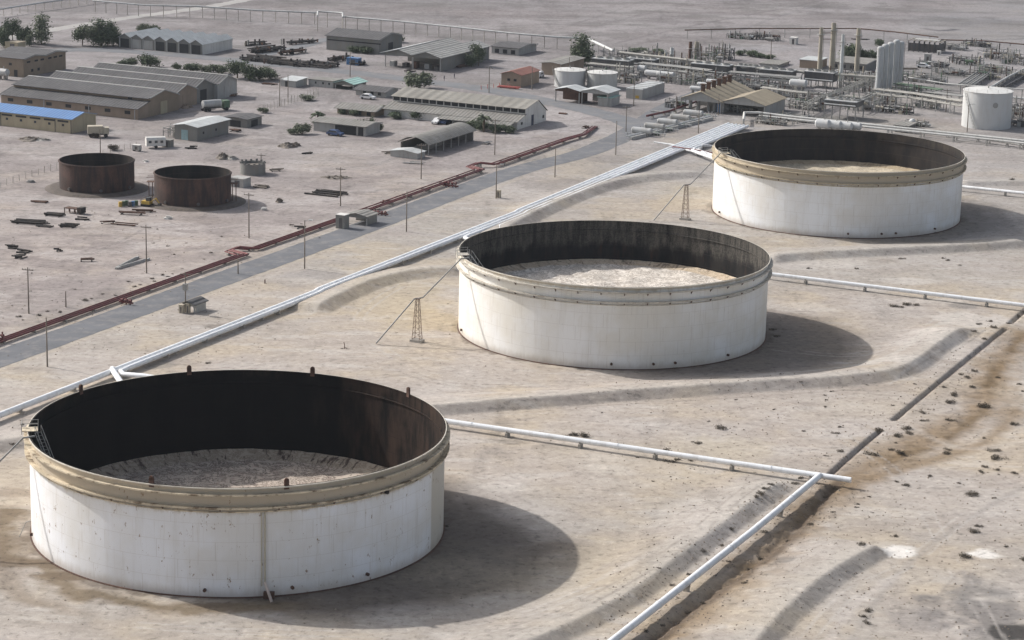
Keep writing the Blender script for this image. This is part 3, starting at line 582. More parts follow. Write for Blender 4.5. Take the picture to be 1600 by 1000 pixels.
storage_tank(cB_, 'middle open-topped white tank with pale girders and grey sooty inside, between two other tanks', sB, iB, fB, bandw, 6.9, .5, 44, [(955, 578), (1022, 579), (1055, 576), (1135, 563), (720, 524)], ang_of(G(720, 398, TZ), cB_), lambda t, c: None)
storage_tank(cC_, 'farthest open-topped white tank with tan girders, in front of the refinery', sC, iC, fC, bandt, 7.0, .5, 40, [(1325, 373), (1378, 373), (1398, 371), (1458, 364), (1133, 338)], ang_of(G(1127, 240, TZ), cC_), lambda t, c: None)
# inclined foam line climbing over a lattice tower to each rim
def lattice_tower(P, h, label):
    t = thing('lattice_tower', label, 'lattice tower', P, RZ, 'lattice towers carrying the inclined pipes')
    MB().box(-1.1, 1.1, -.75, .75, 0, .42).build('footing', M['conc'], t)
    def c_(i, z): k = .75-(.75-.28)*z/h; s_ = ((-1, -1), (1, -1), (1, 1), (-1, 1))[i % 4]; return (s_[0]*k, s_[1]*k*.75, z)
    for i in range(4): MB().tube([c_(i, .4), c_(i, h)], .055, 5).build('leg', rustl, t)
    zz = [.5+(h-.6)*i/7 for i in range(8)]; br = MB()
    for k in range(8):
        for i in range(4):
            br.tube([c_(i, zz[k]), c_(i+1, zz[k])], .03, 4, cap=False)
            if k < 7: br.tube([c_(i, zz[k]), c_(i+1, zz[k+1])], .025, 4, cap=False)
    br.build('bracing', rustl, t)
    MB().box(-.5, .5, -.35, .35, h, h+.1).build('top_plate', rustl, t); return t
rustl = mat('faded_rust', (.24, .17, .13), .85)
for c, lf, lt in ((cA_, 'inclined grey pipe rising to the left rim of the nearest tank', 'lattice tower outside the frame beside the nearest tank'),
                  (cB_, 'long inclined grey pipe leaning from the sand to the rim of the middle tank', 'slender rusty lattice tower propping the inclined pipe of the middle tank'),
                  (cC_, 'inclined grey pipe leaning from the sand to the rim of the farthest tank', 'lattice tower propping the inclined pipe left of the farthest tank')):
    F0 = c-AV*31.2-BV*31.0; T0 = c-AV*25.6-BV*25.9; R_ = c-AV*19.6-BV*20.6
    if c is not cA_: lattice_tower(T0, 7.7, lt)
    o = MB(); d1 = Vector((0, 0, TZ+.1)); p = [F0+Vector((0, 0, .25)), T0.lerp(F0, .08)+Vector((0, 0, 7.75)), T0.lerp(R_, .12)+Vector((0, 0, 7.85)), R_+d1, R_+d1+(c-R_).normalized()*1.5+Vector((0, 0, .1))]
    o.tube([q-c for q in p], .13, 8); o.tube([q-c+AV*.3 for q in p[:4]], .07, 6)
    oo = o.build('inclined_pipe', M['steel']); oo.location = c; tag(oo, lf, 'pipe', 'inclined pipes leaning to the tank rims')

# ---------------------------------------------------------------- white pipelines
def pipeline(pts, r, label, group=None, m=None, supports=0, sup_h=.5, n=12, name='pipeline', sup_w=1.2, flange=0):
    t = thing(name, label, 'pipeline', (pts[0][0], pts[0][1], 0), 0, group); B = Vector((pts[0][0], pts[0][1], 0)); P = [Vector(p) for p in pts]
    mb = MB().tube([p-B for p in P], r, n)
    mb.build('pipe_run', m or M['pipe'], t)
    if supports or flange:
        acc = 0; nxt = supports/2 if supports else 1e9; nf = flange/2 if flange else 1e9; s0 = None; cnt = 0
        for i in range(len(P)-1):
            d = P[i+1]-P[i]; L = d.length
            if L < 1e-6: continue
            while nxt < acc+L and cnt < 95:
                p = P[i]+d*((nxt-acc)/L)-B; nxt += supports; a = math.atan2(d.y, d.x); zb = p.z-r
                gz = hz(p.x+B.x, p.y+B.y)
                s_ = MB().box(-.18, .18, -sup_w/2, sup_w/2, gz-.1, max(gz+.05, zb-.02)).box(-.12, .12, -r*1.05, r*1.05, max(gz+.05, zb-.02), p.z-r*.25)
                q = s_.build('pipe_support', M['conc'], t, loc=(p.x, p.y, 0)); q.rotation_euler = (0, 0, a); cnt += 1
            while nf < acc+L:
                p = P[i]+d*((nf-acc)/L)-B; nf += flange; u_ = d.normalized()
                MB().tube([p-u_*.07, p+u_*.07], r*1.12, 12).build('flange', m or M['pipe'], t)
            acc += L
    return t
ZP = .85
def bt(q): return -58.2 if q < 120 else (-58.7 if q < 207.5 else -59.2-(q-208)*.0219)     # the bundle drifts and steps sideways
def mainline(off, s0, s1, end=None):
    return (list(end) if end else [])+[tuple(W(q, bt(q)+off, ZP)) for q in (s0, 119, 121.5, 206, 209, 260, s1) if s0 <= q <= s1]
G1 = 'white pipelines of the long diagonal bundle'; G2 = 'white pipelines crossing between the tanks'
wp = mat('bright_pipe_paint', (.78, .80, .82), .4, var=.05, dirt=(.42, .40, .37), dirt_amt=.3, scale=.5)
pipeline(mainline(0, -90, 345), .5, 'white pipeline at the outer left edge of the long diagonal bundle', G1, wp, supports=14, sup_w=2.4)
pipeline([tuple(W(57.8, 67.0, 1.2)), tuple(W(55.2, 0, 1.05)), tuple(W(53.6, -52, 1.0)), tuple(W(53.2, -55.6, ZP)), tuple(W(54.4, -56.9, ZP)), tuple(W(57, -57.1, ZP))]+mainline(1.1, 60, 345), .42,
         'white pipeline that leaves the bundle behind the nearest tank and crosses to the open ditch', G2, wp, supports=12, flange=24)
pipeline([tuple(W(179.0, 120, 1.2)), tuple(W(178.0, -50, 1.05)), tuple(W(176.6, -55), )[:2]+(ZP,), tuple(W(177.4, -56.3))[:2]+(ZP,), tuple(W(180, -56.6))[:2]+(ZP,)]+mainline(2.2, 184, 345), .4,
         'white pipeline running right from the middle tank across the bank', G2, wp, supports=12)
pipeline(mainline(3.3, 192, 345, [tuple(W(184, -46, 1.2)), tuple(W(189, -54, ZP))]), .38, 'white branch pipe joining the bundle out of the middle tank', G1, wp)
pipeline(mainline(5.5, 304, 345, [tuple(W(290.5, 130, 1.1)), tuple(W(290, -40, 1.1)), tuple(W(300, -53.2, 1.4)), tuple(W(301.5, -54.6, ZP))]), .37, 'white pipeline running right behind the farthest tank', G2, wp, supports=12)
pipeline(mainline(4.4, 302, 345, [tuple(W(286, -40, 1.5)), tuple(W(299, -54.2, 1.3))]), .40, 'fat white branch pipe slanting down to the farthest tank', G1, wp)
pipeline([tuple(W(54.2, -58.4, ZP+.3)), tuple(W(53.2, -57.6, ZP+.35)), tuple(W(47.7, -52.1, 1.1)), tuple(W(42, -45, 1.1))], .48, 'short white pipe slanting off the bundle towards the nearest tank', G1, wp)
pipeline([tuple(W(57.4, 62.4, 1.25)), tuple(W(30, 62.5, 1.15)), tuple(W(-20, 62.0, 1.1)), tuple(W(-80, 61.4, 1.1))], .48, 'white pipeline running along the ditch to the bottom edge of the photo', G2, wp, supports=34, sup_w=.8, flange=24)

# ---------------------------------------------------------------- red pipelines beside the road
def redline(segs, r, z, label, sup=9, m=None, grp='red pipelines beside the road'):
    P = [(*W(s, t)[:2], zz) for s, t, zz in segs]
    return pipeline(P, r, label, grp, m or M['red'], supports=sup, n=8, sup_w=.7)
def rt(q): return -85.4-.0112*q
def redrun(o, r, za, zb, l1, l2):
    redline([(-60, rt(-60)+o, za), (142+o, rt(142)+o, za), (142.6+o, rt(142)-4.2+o*.3, za+.25), (146+o, rt(146)-4.4+o*.3, za+.25), (147.5+o, rt(147)+o-.9, za), (182, rt(182)+o-.7, za)], r, za, l1, 9)
    redline([(190, rt(190)+o, zb), (250+o, rt(250)+o, zb), (250.6+o, rt(250)-3.6+o*.3, zb+.4), (256+o, rt(256)-3.8+o*.3, zb+.4), (258+o, rt(258)+o, zb), (286, rt(286)+o*.9, zb), (300, -88.8+o*.8, zb), (309, -88.2+o*.6, zb), (324, -91.5+o*.8, .4)], r, zb, l2, 9)
redrun(0, .2, .5, .7, 'front red pipeline of the left stretch, nearest the road', 'front red pipeline beyond the roadside hut, nearest the road')
redrun(-.75, .2, .5, .7, 'middle red pipeline of the left stretch beside the road', 'middle red pipeline beyond the roadside hut')
redrun(-1.7, .15, .42, .8, 'rear red pipeline of the left stretch, farthest from the road', 'rear red pipeline beyond the roadside hut, farthest from the road')
redline([(345, -86, .9), (357, -84, .9), (378, -84, .9)], .3, .9, 'short red pipe leading from the road bend to the two pavilions', 6)
P0 = G(1080, 228, 1.2)
pipeline([G(1022, 222, .8), G(1092, 232, .8), G(1096, 232, 2.6), G(1098, 227, 2.8), G(1150, 232, 2.8)], .22, 'pale pipe looping over the bundle left of the farthest tank', None, M['pipe'], n=8)
pipeline([G(1049, 231, .5), G(1052, 229, 1.6), G(1100, 236, 1.6), G(1118, 240, 1.4)], .16, 'thin red pipe crossing the bundle left of the farthest tank', None, M['red'], n=8)
# riser cluster at the far left edge, and red off-takes
def manifold(P, label, m, n=4, h=1.8, cat='valve manifold', rz=RZ):
    t = thing('valve_manifold', label, cat, P, rz)
    for k in range(n):
        x = (k-(n-1)/2)*.9; MB().tube([(x, 0, 0), (x, 0, h*(.7+.3*random.random()))], .14, 6).build('riser', m, t)
        MB().tube([(x-.25, 0, h*.6), (x+.25, 0, h*.6)], .28, 8).build('valve', m, t)
    MB().tube([(-n*.5, 0, .4), (n*.5, 0, .4)], .2, 8).build('header', m, t); return t
manifold(W(62, -87.5), 'red valve risers on the pipeline at the left edge of the photo', M['red'], 3, 2.2)
manifold(W(96, -84.6), 'red off-take valves with a yellow elbow beside the road', M['red'], 3, 1.3)
manifold(W(229, -86.3), 'red off-take valves on the pipeline halfway up the road', M['red'], 4, 1.7)
manifold(W(192, -84.5), 'low red pipe tangle behind the roadside hut', M['red'], 4, 1.2)

# ---------------------------------------------------------------- poles
def pole(u, v0, v1, label, kind='cross', m=None, r=.13):
    P = G(u, v1); P.z = hz(P.x, P.y); h = solve_h(P, v0); t = thing('utility_pole', label, 'utility pole', P, RZ+.2, 'utility poles across the site')
    MB().tube([(0, 0, -.1), (0, 0, h)], r*1.15, 7, r2=r*.7).build('post', m or M['wood'], t)
    if kind == 'cross':
        MB().box(-1.1, 1.1, -.06, .06, h-.55, h-.42).build('crossarm', m or M['wood'], t)
        for x in (-1, -.4, .4, 1): MB().tube([(x, 0, h-.42), (x, 0, h-.18)], .06, 5).build('insulator', M['lgrey'], t)
    elif kind == 'lamp':
        MB().tube([(0, 0, h-.1), (1.0, 0, h+.15)], .05, 5).build('lamp_arm', M['steel'], t)
        MB().box(.8, 1.6, -.18, .18, h+.08, h+.24).build('lamp_head', M['galv'], t)
    elif kind == 'trans':
        MB().box(-1.0, 1.0, -.06, .06, h-.5, h-.38).build('crossarm', M['wood'], t); MB().box(-.4, .4, -.4, .4, h-3.4, h-2.2).build('transformer', M['steel'], t)
    return t
for a in [(229, 352, 427, 'weathered wooden pole standing beside the two fallen concrete beams', 'cross'), (389, 302, 372, 'pole on the sand right of the right-hand rusty tank', 'cross'),
          (476, 345, 420, 'pole between the red pipelines and the road, left of the roadside hut', 'lamp'), (532, 262, 322, 'pole rising over the stack of dark pipes', 'cross'),
          (635, 300, 362, 'thin pole on the verge below the road, right of the hut', 'plain'), (658, 225, 280, 'pole in front of the curved-roof carport', 'cross'),
          (773, 187, 242, 'pole behind the loop of the red pipelines', 'cross'), (775, 258, 310, 'pole with a box at its foot below the road', 'lamp'), (867, 232, 277, 'thin pole on the dark verge below the road bend', 'plain'),
          (962, 190, 242, 'pole on the verge beside the road bend', 'plain'), (978, 166, 206, 'pole beside the road junction left of the vessel yard', 'cross'), (45, 418, 490, 'pole in the grey soil near the left edge of the photo', 'cross'),
          (74, 496, 573, 'pole below the road at the left edge of the photo', 'plain'), (290, 425, 488, 'pole with a transformer above the little roadside shelter', 'trans'), (1091, 170, 208, 'pole at the right side of the vessel yard', 'plain'),
          (1122, 148, 180, 'pole in front of the compressor hall', 'plain'), (372, 405, 428, 'short marker post beside the road below the first red loop', 'plain'), (157, 203, 247, 'thin pole behind the left-hand rusty tank', 'plain'),
          (990, 130, 166, 'pole in front of the long white container', 'plain'), (764, 105, 145, 'pole with frame at the side road left of the red-roofed house', 'cross'), (547, 82, 120, 'pole beside the blue container', 'plain'),
          (437, 122, 166, 'pole in the pen behind the bushes', 'cross'), (450, 118, 160, 'second pole of the pair in the pen behind the bushes', 'plain'), (1204, 63, 96, 'far pole with crossarm in front of the dark hedge', 'cross'), (1511, 164, 206, 'pole in front of the large closed white tank', 'lamp'),
          (1056, 150, 180, 'pole left of the open compressor hall', 'plain'), (408, 240, 262, 'low pylon left of the rubble heap', 'cross'), (831, 105, 140, 'pole by the red-roofed house', 'plain'), (889, 90, 125, 'pole behind the left white tank', 'plain'),
          (1478, 140, 175, 'thin pole left of the large closed white tank', 'cross'), (200, 412, 432, 'short post beside the road at lower left', 'plain') if False else (103, 455, 480, 'short post on the red pipeline bank', 'plain')]:
    pole(*a)

# ---------------------------------------------------------------- buildings
def bld(name, label, cat, nc, uL, uR, vtop, roof='gx', rise=1.0, wall='grey', rm='asb', bays=1, over=.35, openings=(), group=None, open_front=False, Lx=None, Ly=None, h=None, fascia=None, lean=None):
    """nc: photo position of the near ground corner. Local -x runs left along the front, +y away."""
    P = G(*nc); P.z = 0
    Lx = Lx or solve_u(P, -BV, uL); Ly = Ly or solve_u(P, AV, uR); h = h or solve_h(P, vtop)
    t = thing(name, label, cat, P, RZ, group); wm = M[wall]; T = .09
    if roof == 'gx':          # ridges along x, one per bay
        D = Ly/bays
        for k in range(bays):
            y0, y1 = k*D, (k+1)*D; ym = (y0+y1)/2
            w_ = MB().prism([(y0+.001*k, 0), (y1, 0), (y1, h), (ym, h+rise), (y0+.001*k, h)], -Lx, 0); w_.build('wall', wm, t)
            a = over if k == 0 else 0; b_ = over if k == bays-1 else 0; sl = rise/(D/2)
            MB().slab([(y0-a, h-a*sl+T), (ym, h+rise+T), (y1+b_, h-b_*sl+T)], T, -Lx-over, over).build('roof', M[rm], t)
            MB().prism([(y0+.02, h+.01), (ym, h+rise+.01), (y1-.02, h+.01), (y1-.02, h-.22), (ym, h+rise-.22), (y0+.02, h-.22)], over+.005, over+.06).build('bargeboard', M[fascia or 'lgrey'], t)
    elif roof == 'gy':        # ridges along y
        D = Lx/bays
        for k in range(bays):
            x1, x0 = -k*D, -(k+1)*D; xm = (x0+x1)/2
            if not open_front: MB().prism([(x0, 0), (x1, 0), (x1, h), (xm, h+rise), (x0, h)], 0, Ly, 'y').build('wall', wm, t)
            else:
                MB().prism([(x0, 0), (x1, 0), (x1, h), (xm, h+rise), (x0, h)], Ly*.45 if open_front == 2 else Ly-.3, Ly, 'y').build('rear_wall', wm, t)
                for xx in (x0+.15, x1-.15): MB().box(xx-.12, xx+.12, .1, .34, 0, h).build('column', M['lgrey'], t)
                MB().prism([(x0, h-.5), (x1, h-.5), (x1, h-.02), (xm, h+rise-.02), (x0, h-.02)], .02, .12, 'y').build('gable_panel', wm, t)
            a = over if k == bays-1 else 0; b_ = over if k == 0 else 0; sl = rise/(D/2)
            MB().slab([(x0-a, h-a*sl+T), (xm, h+rise+T), (x1+b_, h-b_*sl+T)], T, -over, Ly+over, 'y').build('roof', M[rm], t)
        if open_front: MB().box(-.12, -.02, .6, Ly, 0, h-.02).build('side_wall', wm, t)
    elif roof == 'arch':
        prof = [(-Lx-over+(Lx+2*over)*i/10, h+T+rise*math.sin(math.pi*i/10)) for i in range(11)]
        MB().slab(prof, T, -over, Ly+over, 'y').build('roof', M[rm], t)
        MB().prism([(-Lx, 0), (-Lx+.25, 0), (-Lx+.25, h), (-Lx, h)], .3, Ly-.3, 'y').build('rear_wall', wm, t)
        MB().box(-Lx+.26, -.3, Ly-.5, Ly-.3, 0, h).build('end_wall', wm, t)
        for k in range(7):
            y = .3+(Ly-.8)*k/6; MB().box(-.25, -.07, y, y+.18, 0, h).build('column', M['lgrey'], t)
        MB().box(-Lx*.55, -Lx*.5, .5, Ly*.6, 0, h*.7).build('inner_partition', wm, t)
    elif roof == 'mono':
        MB().prism([(0, 0), (Ly, 0), (Ly, h+rise), (0, h)], -Lx, 0).build('wall', wm, t)
        MB().slab([(-over, h+T-.05), (Ly+over, h+rise+T)], T, -Lx-over, over).build('roof', M[rm], t)
    else:
        MB().box(-Lx, 0, 0, Ly, 0, h).build('wall', wm, t)
        MB().box(-Lx-over, over, -over, Ly+over, h+.003, h+.2).build('roof', M[rm], t)
    for op in openings:       # (face, centre fraction, width m, z0, z1, part name, material)
        f, c, wd, z0, z1, pn, pm = op
        if f == 'f': o = MB().box(-Lx*c-wd/2, -Lx*c+wd/2, -.06, .02, z0, z1)
        else: o = MB().box(-.02, .06, Ly*c-wd/2, Ly*c+wd/2, z0, z1)
        o.build(pn, M[pm], t)
    t['Lx'] = Lx; t['Ly'] = Ly; t['h'] = h
    return t
bld('warehouse', 'cream warehouse under a bright blue roof at the left edge', 'warehouse', (112, 209), -45, 150, 187, 'gx', 1.15, 'beige', 'blue',
    openings=[('f', (112-u)/157, 3.3, 2.75, 3.2, 'clerestory', 'dark') for u in (12, 34, 56, 78, 99)]+[('f', (112-u)/157, .7, 1.7, 2.3, 'window', 'glass') for u in (12, 34, 56, 78, 99)]+[('f', .16, .2, 0, 3.4, 'downpipe', 'dsteel'), ('f', .70, .2, 0, 3.4, 'downpipe', 'dsteel'), ('f', .005, .2, 0, 3.4, 'downpipe', 'dsteel')])
# big four-bay warehouse with a lean-to
def four_bay():
    P = G(215, 187); t = thing('warehouse', 'large four-bay warehouse with dark corrugated roofs behind the blue roof', 'warehouse', P, RZ)
    Lx = solve_u(P, -BV, 2); Ly = solve_u(P, AV, 375); ys = [0, 5.2, Ly*.385, Ly*.60, Ly*.80, Ly]; T = .1; hl = 2.9; he = 4.3; hr = 6.2
    MB().prism([(0, 0), (ys[1], 0), (ys[1], 4.2), (0, hl)], -Lx, 0).build('lean_to_wall', M['brick'], t)
    MB().slab([(-.6, hl-.05), (ys[1]+.4, 4.3+T)], T, -Lx-.5, .5).build('lean_to_roof', M['asb'], t)
    for k in range(4):
        y0, y1 = ys[k+1], ys[k+2]; ym = (y0+y1)/2; e0 = 5.0 if k == 0 else he; dx = (0, -1.2, -2.4, -1.0)[k]
        MB().prism([(y0+.002, 0), (y1, 0), (y1, he), (ym, hr+.2*(k == 0)), (y0+.002, e0)], -Lx+.3, dx if k else -.01).build('gable_wall', M[('beige2', 'brick', 'grey', 'lgrey')[k]], t)
        MB().slab([(y0-(.7 if k == 0 else 0), e0+T-.1), (ym, hr+.2*(k == 0)+T), (y1, he+T)], T, -Lx, dx+.4).build('roof', M['asb'], t)
        MB().box(dx+.02, dx+.08, ym-1.6, ym+1.6, 0, 3.4).build('sliding_door', M[('beige', 'brick', 'dark', 'lgrey')[k]], t)
        MB().slab([(y0, e0+T+.05), (ym, hr+.2*(k == 0)+T+.05), (y1, he+T+.05)], .28, dx+.42, dx+.5).build('bargeboard', M['lgrey'], t)
    for k in range(4):
        ym = (ys[k+1]+ys[k+2])/2; z_ = hr+.2*(k == 0)+T; MB().prism([(ym-.32, z_-.06), (ym, z_+.06), (ym+.32, z_-.06), (ym+.32, z_+.0), (ym, z_+.14), (ym-.32, z_+.0)], -Lx, (0, -1.2, -2.4, -1.0)[k]+.4).build('ridge_cap', M['lgrey'], t)
    for k in range(7):
        x = -Lx*(k+.5)/7; MB().box(x-.9, x+.9, -.05, .02, 1.2, 2.1).build('window', M['dark'], t)
    for x in (-Lx*.02, -Lx*.35, -Lx*.68): MB().box(x-.15, x+.15, -.09, .02, 0, 2.8).build('downpipe', M['lgrey'], t)
    MB().box(-6.6, -5.2, 5.2, 6.4, 4.2, 4.95).build('roof_hatch', M['dark'], t)
four_bay()
bld('block_building', 'brown block building with a low grey roof at the upper left edge', 'building', (37, 121), -30, 103, 93, 'gx', .7, 'beige2', 'asb', bays=2, over=.5, fascia='lgrey',
    openings=[('e', f, 1.6, 4.0, 4.5, 'window', 'dark') for f in (.12, .3, .44, .62, .75, .88)]+[('f', .3, 1.0, 3.2, 3.9, 'window', 'dark'), ('f', .18, 1.2, 0, 2.0, 'door', 'dark'), ('e', .2, 1, 1.2, 2, 'window', 'dark'), ('e', .35, 1, 1.2, 2, 'window', 'dark')])
t = bld('terrace', 'row of sheds with a zigzag roof and a long white side wall', 'shed row', (316, 86), 186, 363, 70, 'gy', 1.25, 'grey', 'wroof', bays=7, over=.3)
Lx, Ly, h = t['Lx'], t['Ly'], t['h']; MB().box(.02, .1, .1, Ly-.1, 0, h-.05).build('white_side_wall', M['white'], t)
for k in range(7):
    x = -Lx*(k+.5)/7; D = Lx/7; MB().box(x-D*.36, x+D*.36, -.06, .02, .1, h-.4).build('doorway', M['dark' if k not in (4, 5) else 'lgrey'], t)
    MB().box(x-D*.46, x-D*.40, -.15, .02, 0, h).build('pilaster', M['lgrey'], t)
bld('shed', 'grey block shed with a white roof and pale blue door', 'shed', (308, 221), 273, 357, 199, 'gy', .5, 'grey', 'wroof', over=.6, openings=[('f', .55, 2.0, .05, 2.6, 'door', 'bluedoor'), ('e', .2, .6, 1.5, 2.1, 'window', 'dark'), ('e', .6, .6, 1.5, 2.1, 'window', 'dark')])
bld('shed', 'dark open shed behind the white-roofed grey shed', 'shed', (386, 200), 350, 409, 187, 'gy', .3, 'grey', 'asb', over=.5, openings=[('f', .5, 3.2, 0, 1.7, 'opening', 'dark'), ('e', .5, 3.2, 0, 1.7, 'opening', 'dark')])
bld('hut', 'small white-roofed hut at the left end of the pen', 'hut', (462, 137), 438, 480, 127, 'mono', .3, 'lgrey', 'wroof', over=.3, openings=[('f', .6, .8, 0, 1.6, 'door', 'dark')])
bld('hut', 'long low pale hut with small square windows next to the white-roofed hut', 'hut', (520, 138), 482, 535, 128, 'flat', 0, 'lgrey', 'asb2', over=.2, openings=[('f', c, .5, .9, 1.5, 'window', 'dark') for c in (.15, .4, .7)])
bld('pavilion', 'open pavilion with a pale teal roof', 'pavilion', (552, 141), 523, 572, 132, 'gy', .9, 'grey', 'teal', over=.5, open_front=True)
bld('house', 'low house with a wide dark grey roof right of the teal pavilion', 'house', (602, 153), 556, 622, 144, 'gx', .8, 'lgrey', 'asb', over=.8, openings=[('f', c, 1.0, .5, 1.4, 'window', 'dark') for c in (.2, .45, .7)])
bld('house', 'brown-roofed house between the bushes', 'house', (585, 183), 527, 606, 174, 'gx', .9, 'beige2', 'asb2', over=.8, openings=[('f', c, 1.2, .2, 1.2, 'window', 'dark') for c in (.15, .4, .65, .85)])
bld('house', 'grey house with a dark open porch beside a palm', 'house', (571, 213), 490, 594, 198, 'gx', .5, 'lgrey', 'asb2', over=.7, openings=[('f', .38, 6.2, .02, 2.2, 'porch', 'dark'), ('f', .09, 1.5, .02, 2.2, 'porch', 'dark')])
t = bld('carport', 'long carport with a curved pale roof and open side', 'carport', (669, 243), 625, 741, 227, 'arch', 1.7, 'grey', 'asby', over=.5)
bld('hut', 'small pale hut at the near end of the curved carport', 'hut', (652, 249), 610, 664, 240, 'gy', .5, 'lgrey', 'wroof', over=.3)
# long warehouse with clerestory
def clerestory():
    P = G(808, 203); t = thing('long_warehouse', 'long pale warehouse with a row of dark clerestory windows and a white end wall', 'warehouse', P, RZ)
    Lx = solve_u(P, -BV, 600); Ly = solve_u(P, AV, 853); T = .1; y1, y2 = Ly*.28, Ly*.70
    prof = [(0, 0), (Ly, 0), (Ly, 2.9), (y2, 6.3), (y1, 5.0), (y1, 3.4), (0, 2.2)]
    MB().prism(prof, -Lx, 0).build('wall', M['white'], t)
    MB().slab([(y1-.7, 4.95+T-.1), (y2, 6.3+T), (Ly+.5, 2.7+T)], T, -Lx-.4, .3).build('roof', mat('pale_ribbed_roof', (.25, .24, .215), .9, var=.1, dirt=(.18, .15, .12), dirt_amt=.45, corr=.5, corr_sc=1.1), t)
    MB().slab([(-.7, 2.15), (y1-.01, 3.4+T)], T, -Lx-.4, .3).build('lean_to_roof', M['asb2'], t)
    for k in range(18):
        x = -Lx*(k+.5)/18; MB().box(x-.95, x+.95, y1-.06, y1+.02, 3.75, 4.75).build('clerestory', M['dark'], t)
    MB().box(.01, .07, Ly*.52-.7, Ly*.52+.7, 0, 2.8).build('door', mat('navy_door', (.03, .04, .08), .6), t)
    MB().box(.01, .07, Ly*.15-.5, Ly*.15+.5, 1, 1.7).build('window', M['dark'], t); MB().box(.01, .07, Ly*.9-.5, Ly*.9+.5, 1, 1.8).build('window', M['dark'], t)
    MB().slab([(-3.6, 1.55), (-.72, 2.05)], T, -22, -.4).build('awning', M['asb2'], t)
    for k in range(6): x = -21.5+k*4.1; MB().box(x-.07, x+.07, -3.4, -3.26, 0, 1.5).build('awning_post', M['steel'], t)
clerestory()
# open sheds: three bays
t = bld('open_shed', 'wide open-fronted shed under white and grey roofs, with dark bays', 'open shed', (688, 112), 601, 764, 91, 'gy', 1.4, 'grey', 'asbl', bays=2, over=.6, open_front=2)
Lx, Ly, h = t['Lx'], t['Ly'], t['h']; MB().slab([(-Lx-1.6, h-.3+.25), (-Lx*.75, h+1.4+.22)], .08, -.65, Ly*.8, 'y').build('white_roof_sheets', M['wroof'], t)
for k in range(5): MB().box(-Lx*(k+.5)/5-1, -Lx*(k+.5)/5+.6, 1.5+k % 2, 3.5+k % 2, 0, 1.2+.4*(k % 3)).build('stored_crate', M[('dsteel', 'lgrey', 'rust')[k % 3]], t)
bld('warehouse', 'dark grey warehouse beyond the scrap yard', 'warehouse', (592, 85), 510, 628, 63, 'gx', 1.5, 'grey', 'asb', over=.5, openings=[('f', c, 5, 3.1, 3.5, 'clerestory', 'dark') for c in (.1, .35, .6, .85)]+[('e', .5, 3, 0, 3, 'sliding_door', 'dark')])
bld('shed', 'long low grey shed behind the open sheds', 'shed', (810, 87), 768, 838, 76, 'gx', .6, 'lgrey', 'asb', over=.5, openings=[('f', c, 1.5, .3, 1.6, 'opening', 'dark') for c in (.2, .5, .8)])
bld('house', 'brick house with a red roof and two small windows', 'house', (814, 137), 783, 842, 118, 'gy', .9, 'brick', 'redroof', over=.4, openings=[('f', .3, .9, 1.7, 2.4, 'window', 'dark'), ('f', .62, .9, 1.7, 2.4, 'window', 'dark')])
bld('house', 'brown-walled house with a pale flat roof behind the closed white tanks', 'house', (876, 119), 846, 912, 101, 'gy', .35, 'brick', 'asb2', over=.5)
bld('pavilion', 'open pavilion with red-brown railings in front of the left closed tank', 'pavilion', (905, 162), 867, 918, 143, 'gy', .8, 'rust', 'wroof', over=.4, open_front=True)
bld('pavilion', 'pavilion with a white gable roof in front of the right closed tank', 'pavilion', (949, 167), 908, 967, 146, 'gy', .9, 'lgrey', 'wroof', over=.4, open_front=True)
bld('hut', 'tiny pale hut with a light blue roof beside the white-gabled pavilion', 'hut', (955, 167), 934, 968, 154, 'flat', 0, 'lgrey', 'teal', over=.2)
t = bld('long_container', 'long white ribbed cabin with a yellow sign', 'cabin', (1003, 156), 978, 1038, 141, 'flat', 0, 'lgrey', 'wroof', over=.05, openings=[('f', .3, 1.1, .3, 1.1, 'sign', 'yellow')])
for k in range(5): MB().box(-t['Lx'], 0, t['Ly']*(k+.5)/5-.1, t['Ly']*(k+.5)/5+.1, t['h']+.21, t['h']+.32).build('roof_rib', M['lgrey'], t)
# compressor hall with six vents on its ridge
bld('annex_hall', 'tan-roofed hall adjoining the hall with the six ridge vents on its right', 'hall', (1194, 184), 1128, 1226, 165, 'gy', 1.9, 'lgrey', 'tanroof', over=.5, open_front=2)
t = bld('compressor_hall', 'hall with six brown vents on the ridge of its tan roof, open at the front', 'hall', (1126, 178), 1063, 1200, 159, 'gy', 2.2, 'lgrey', 'tanroof', over=.6, open_front=2, Ly=25)
Lx, Ly, h = t['Lx'], t['Ly'], t['h']
for k in range(6):
    y = 1.4+k*4.1; x = -Lx*.5
    MB().box(x-.5, x+.5, y-.4, y+.4, h+1.7, h+4.0).box(x-.7, x+.7, y-.55, y+.55, h+4.0, h+4.25).build('ridge_vent', M['rust'], t)
for x in (-Lx*.85, -Lx*.65, -Lx*.4, -Lx*.25): MB().tube([(x, 3, 0), (x, 3, h-.6)], .5, 10).build('machine', M['steel'], t)
MB().box(-Lx*.16, -Lx*.06, 2, 3, 0, 2.4).build('blue_cabinet', M['bluep'], t)
bld('hut', 'brown block hut with a pale roof left of the tall chimneys', 'hut', (1278, 108), 1249, 1292, 96, 'flat', 0, 'brick', 'wroof', over=.3)
bld('hut', 'low hut with a pale flat roof left of the block hut', 'hut', (1216, 106), 1187, 1233, 102, 'flat', 0, 'lgrey', 'asb2', over=.3)
bld('building', 'long beige building behind the tall chimneys', 'building', (1352, 112), 1300, 1374, 101, 'gx', .4, 'grey', 'asb2', over=.3, openings=[('f', c, 1.2, .6, 1.6, 'window', 'dark') for c in (.15, .4, .65, .9)])
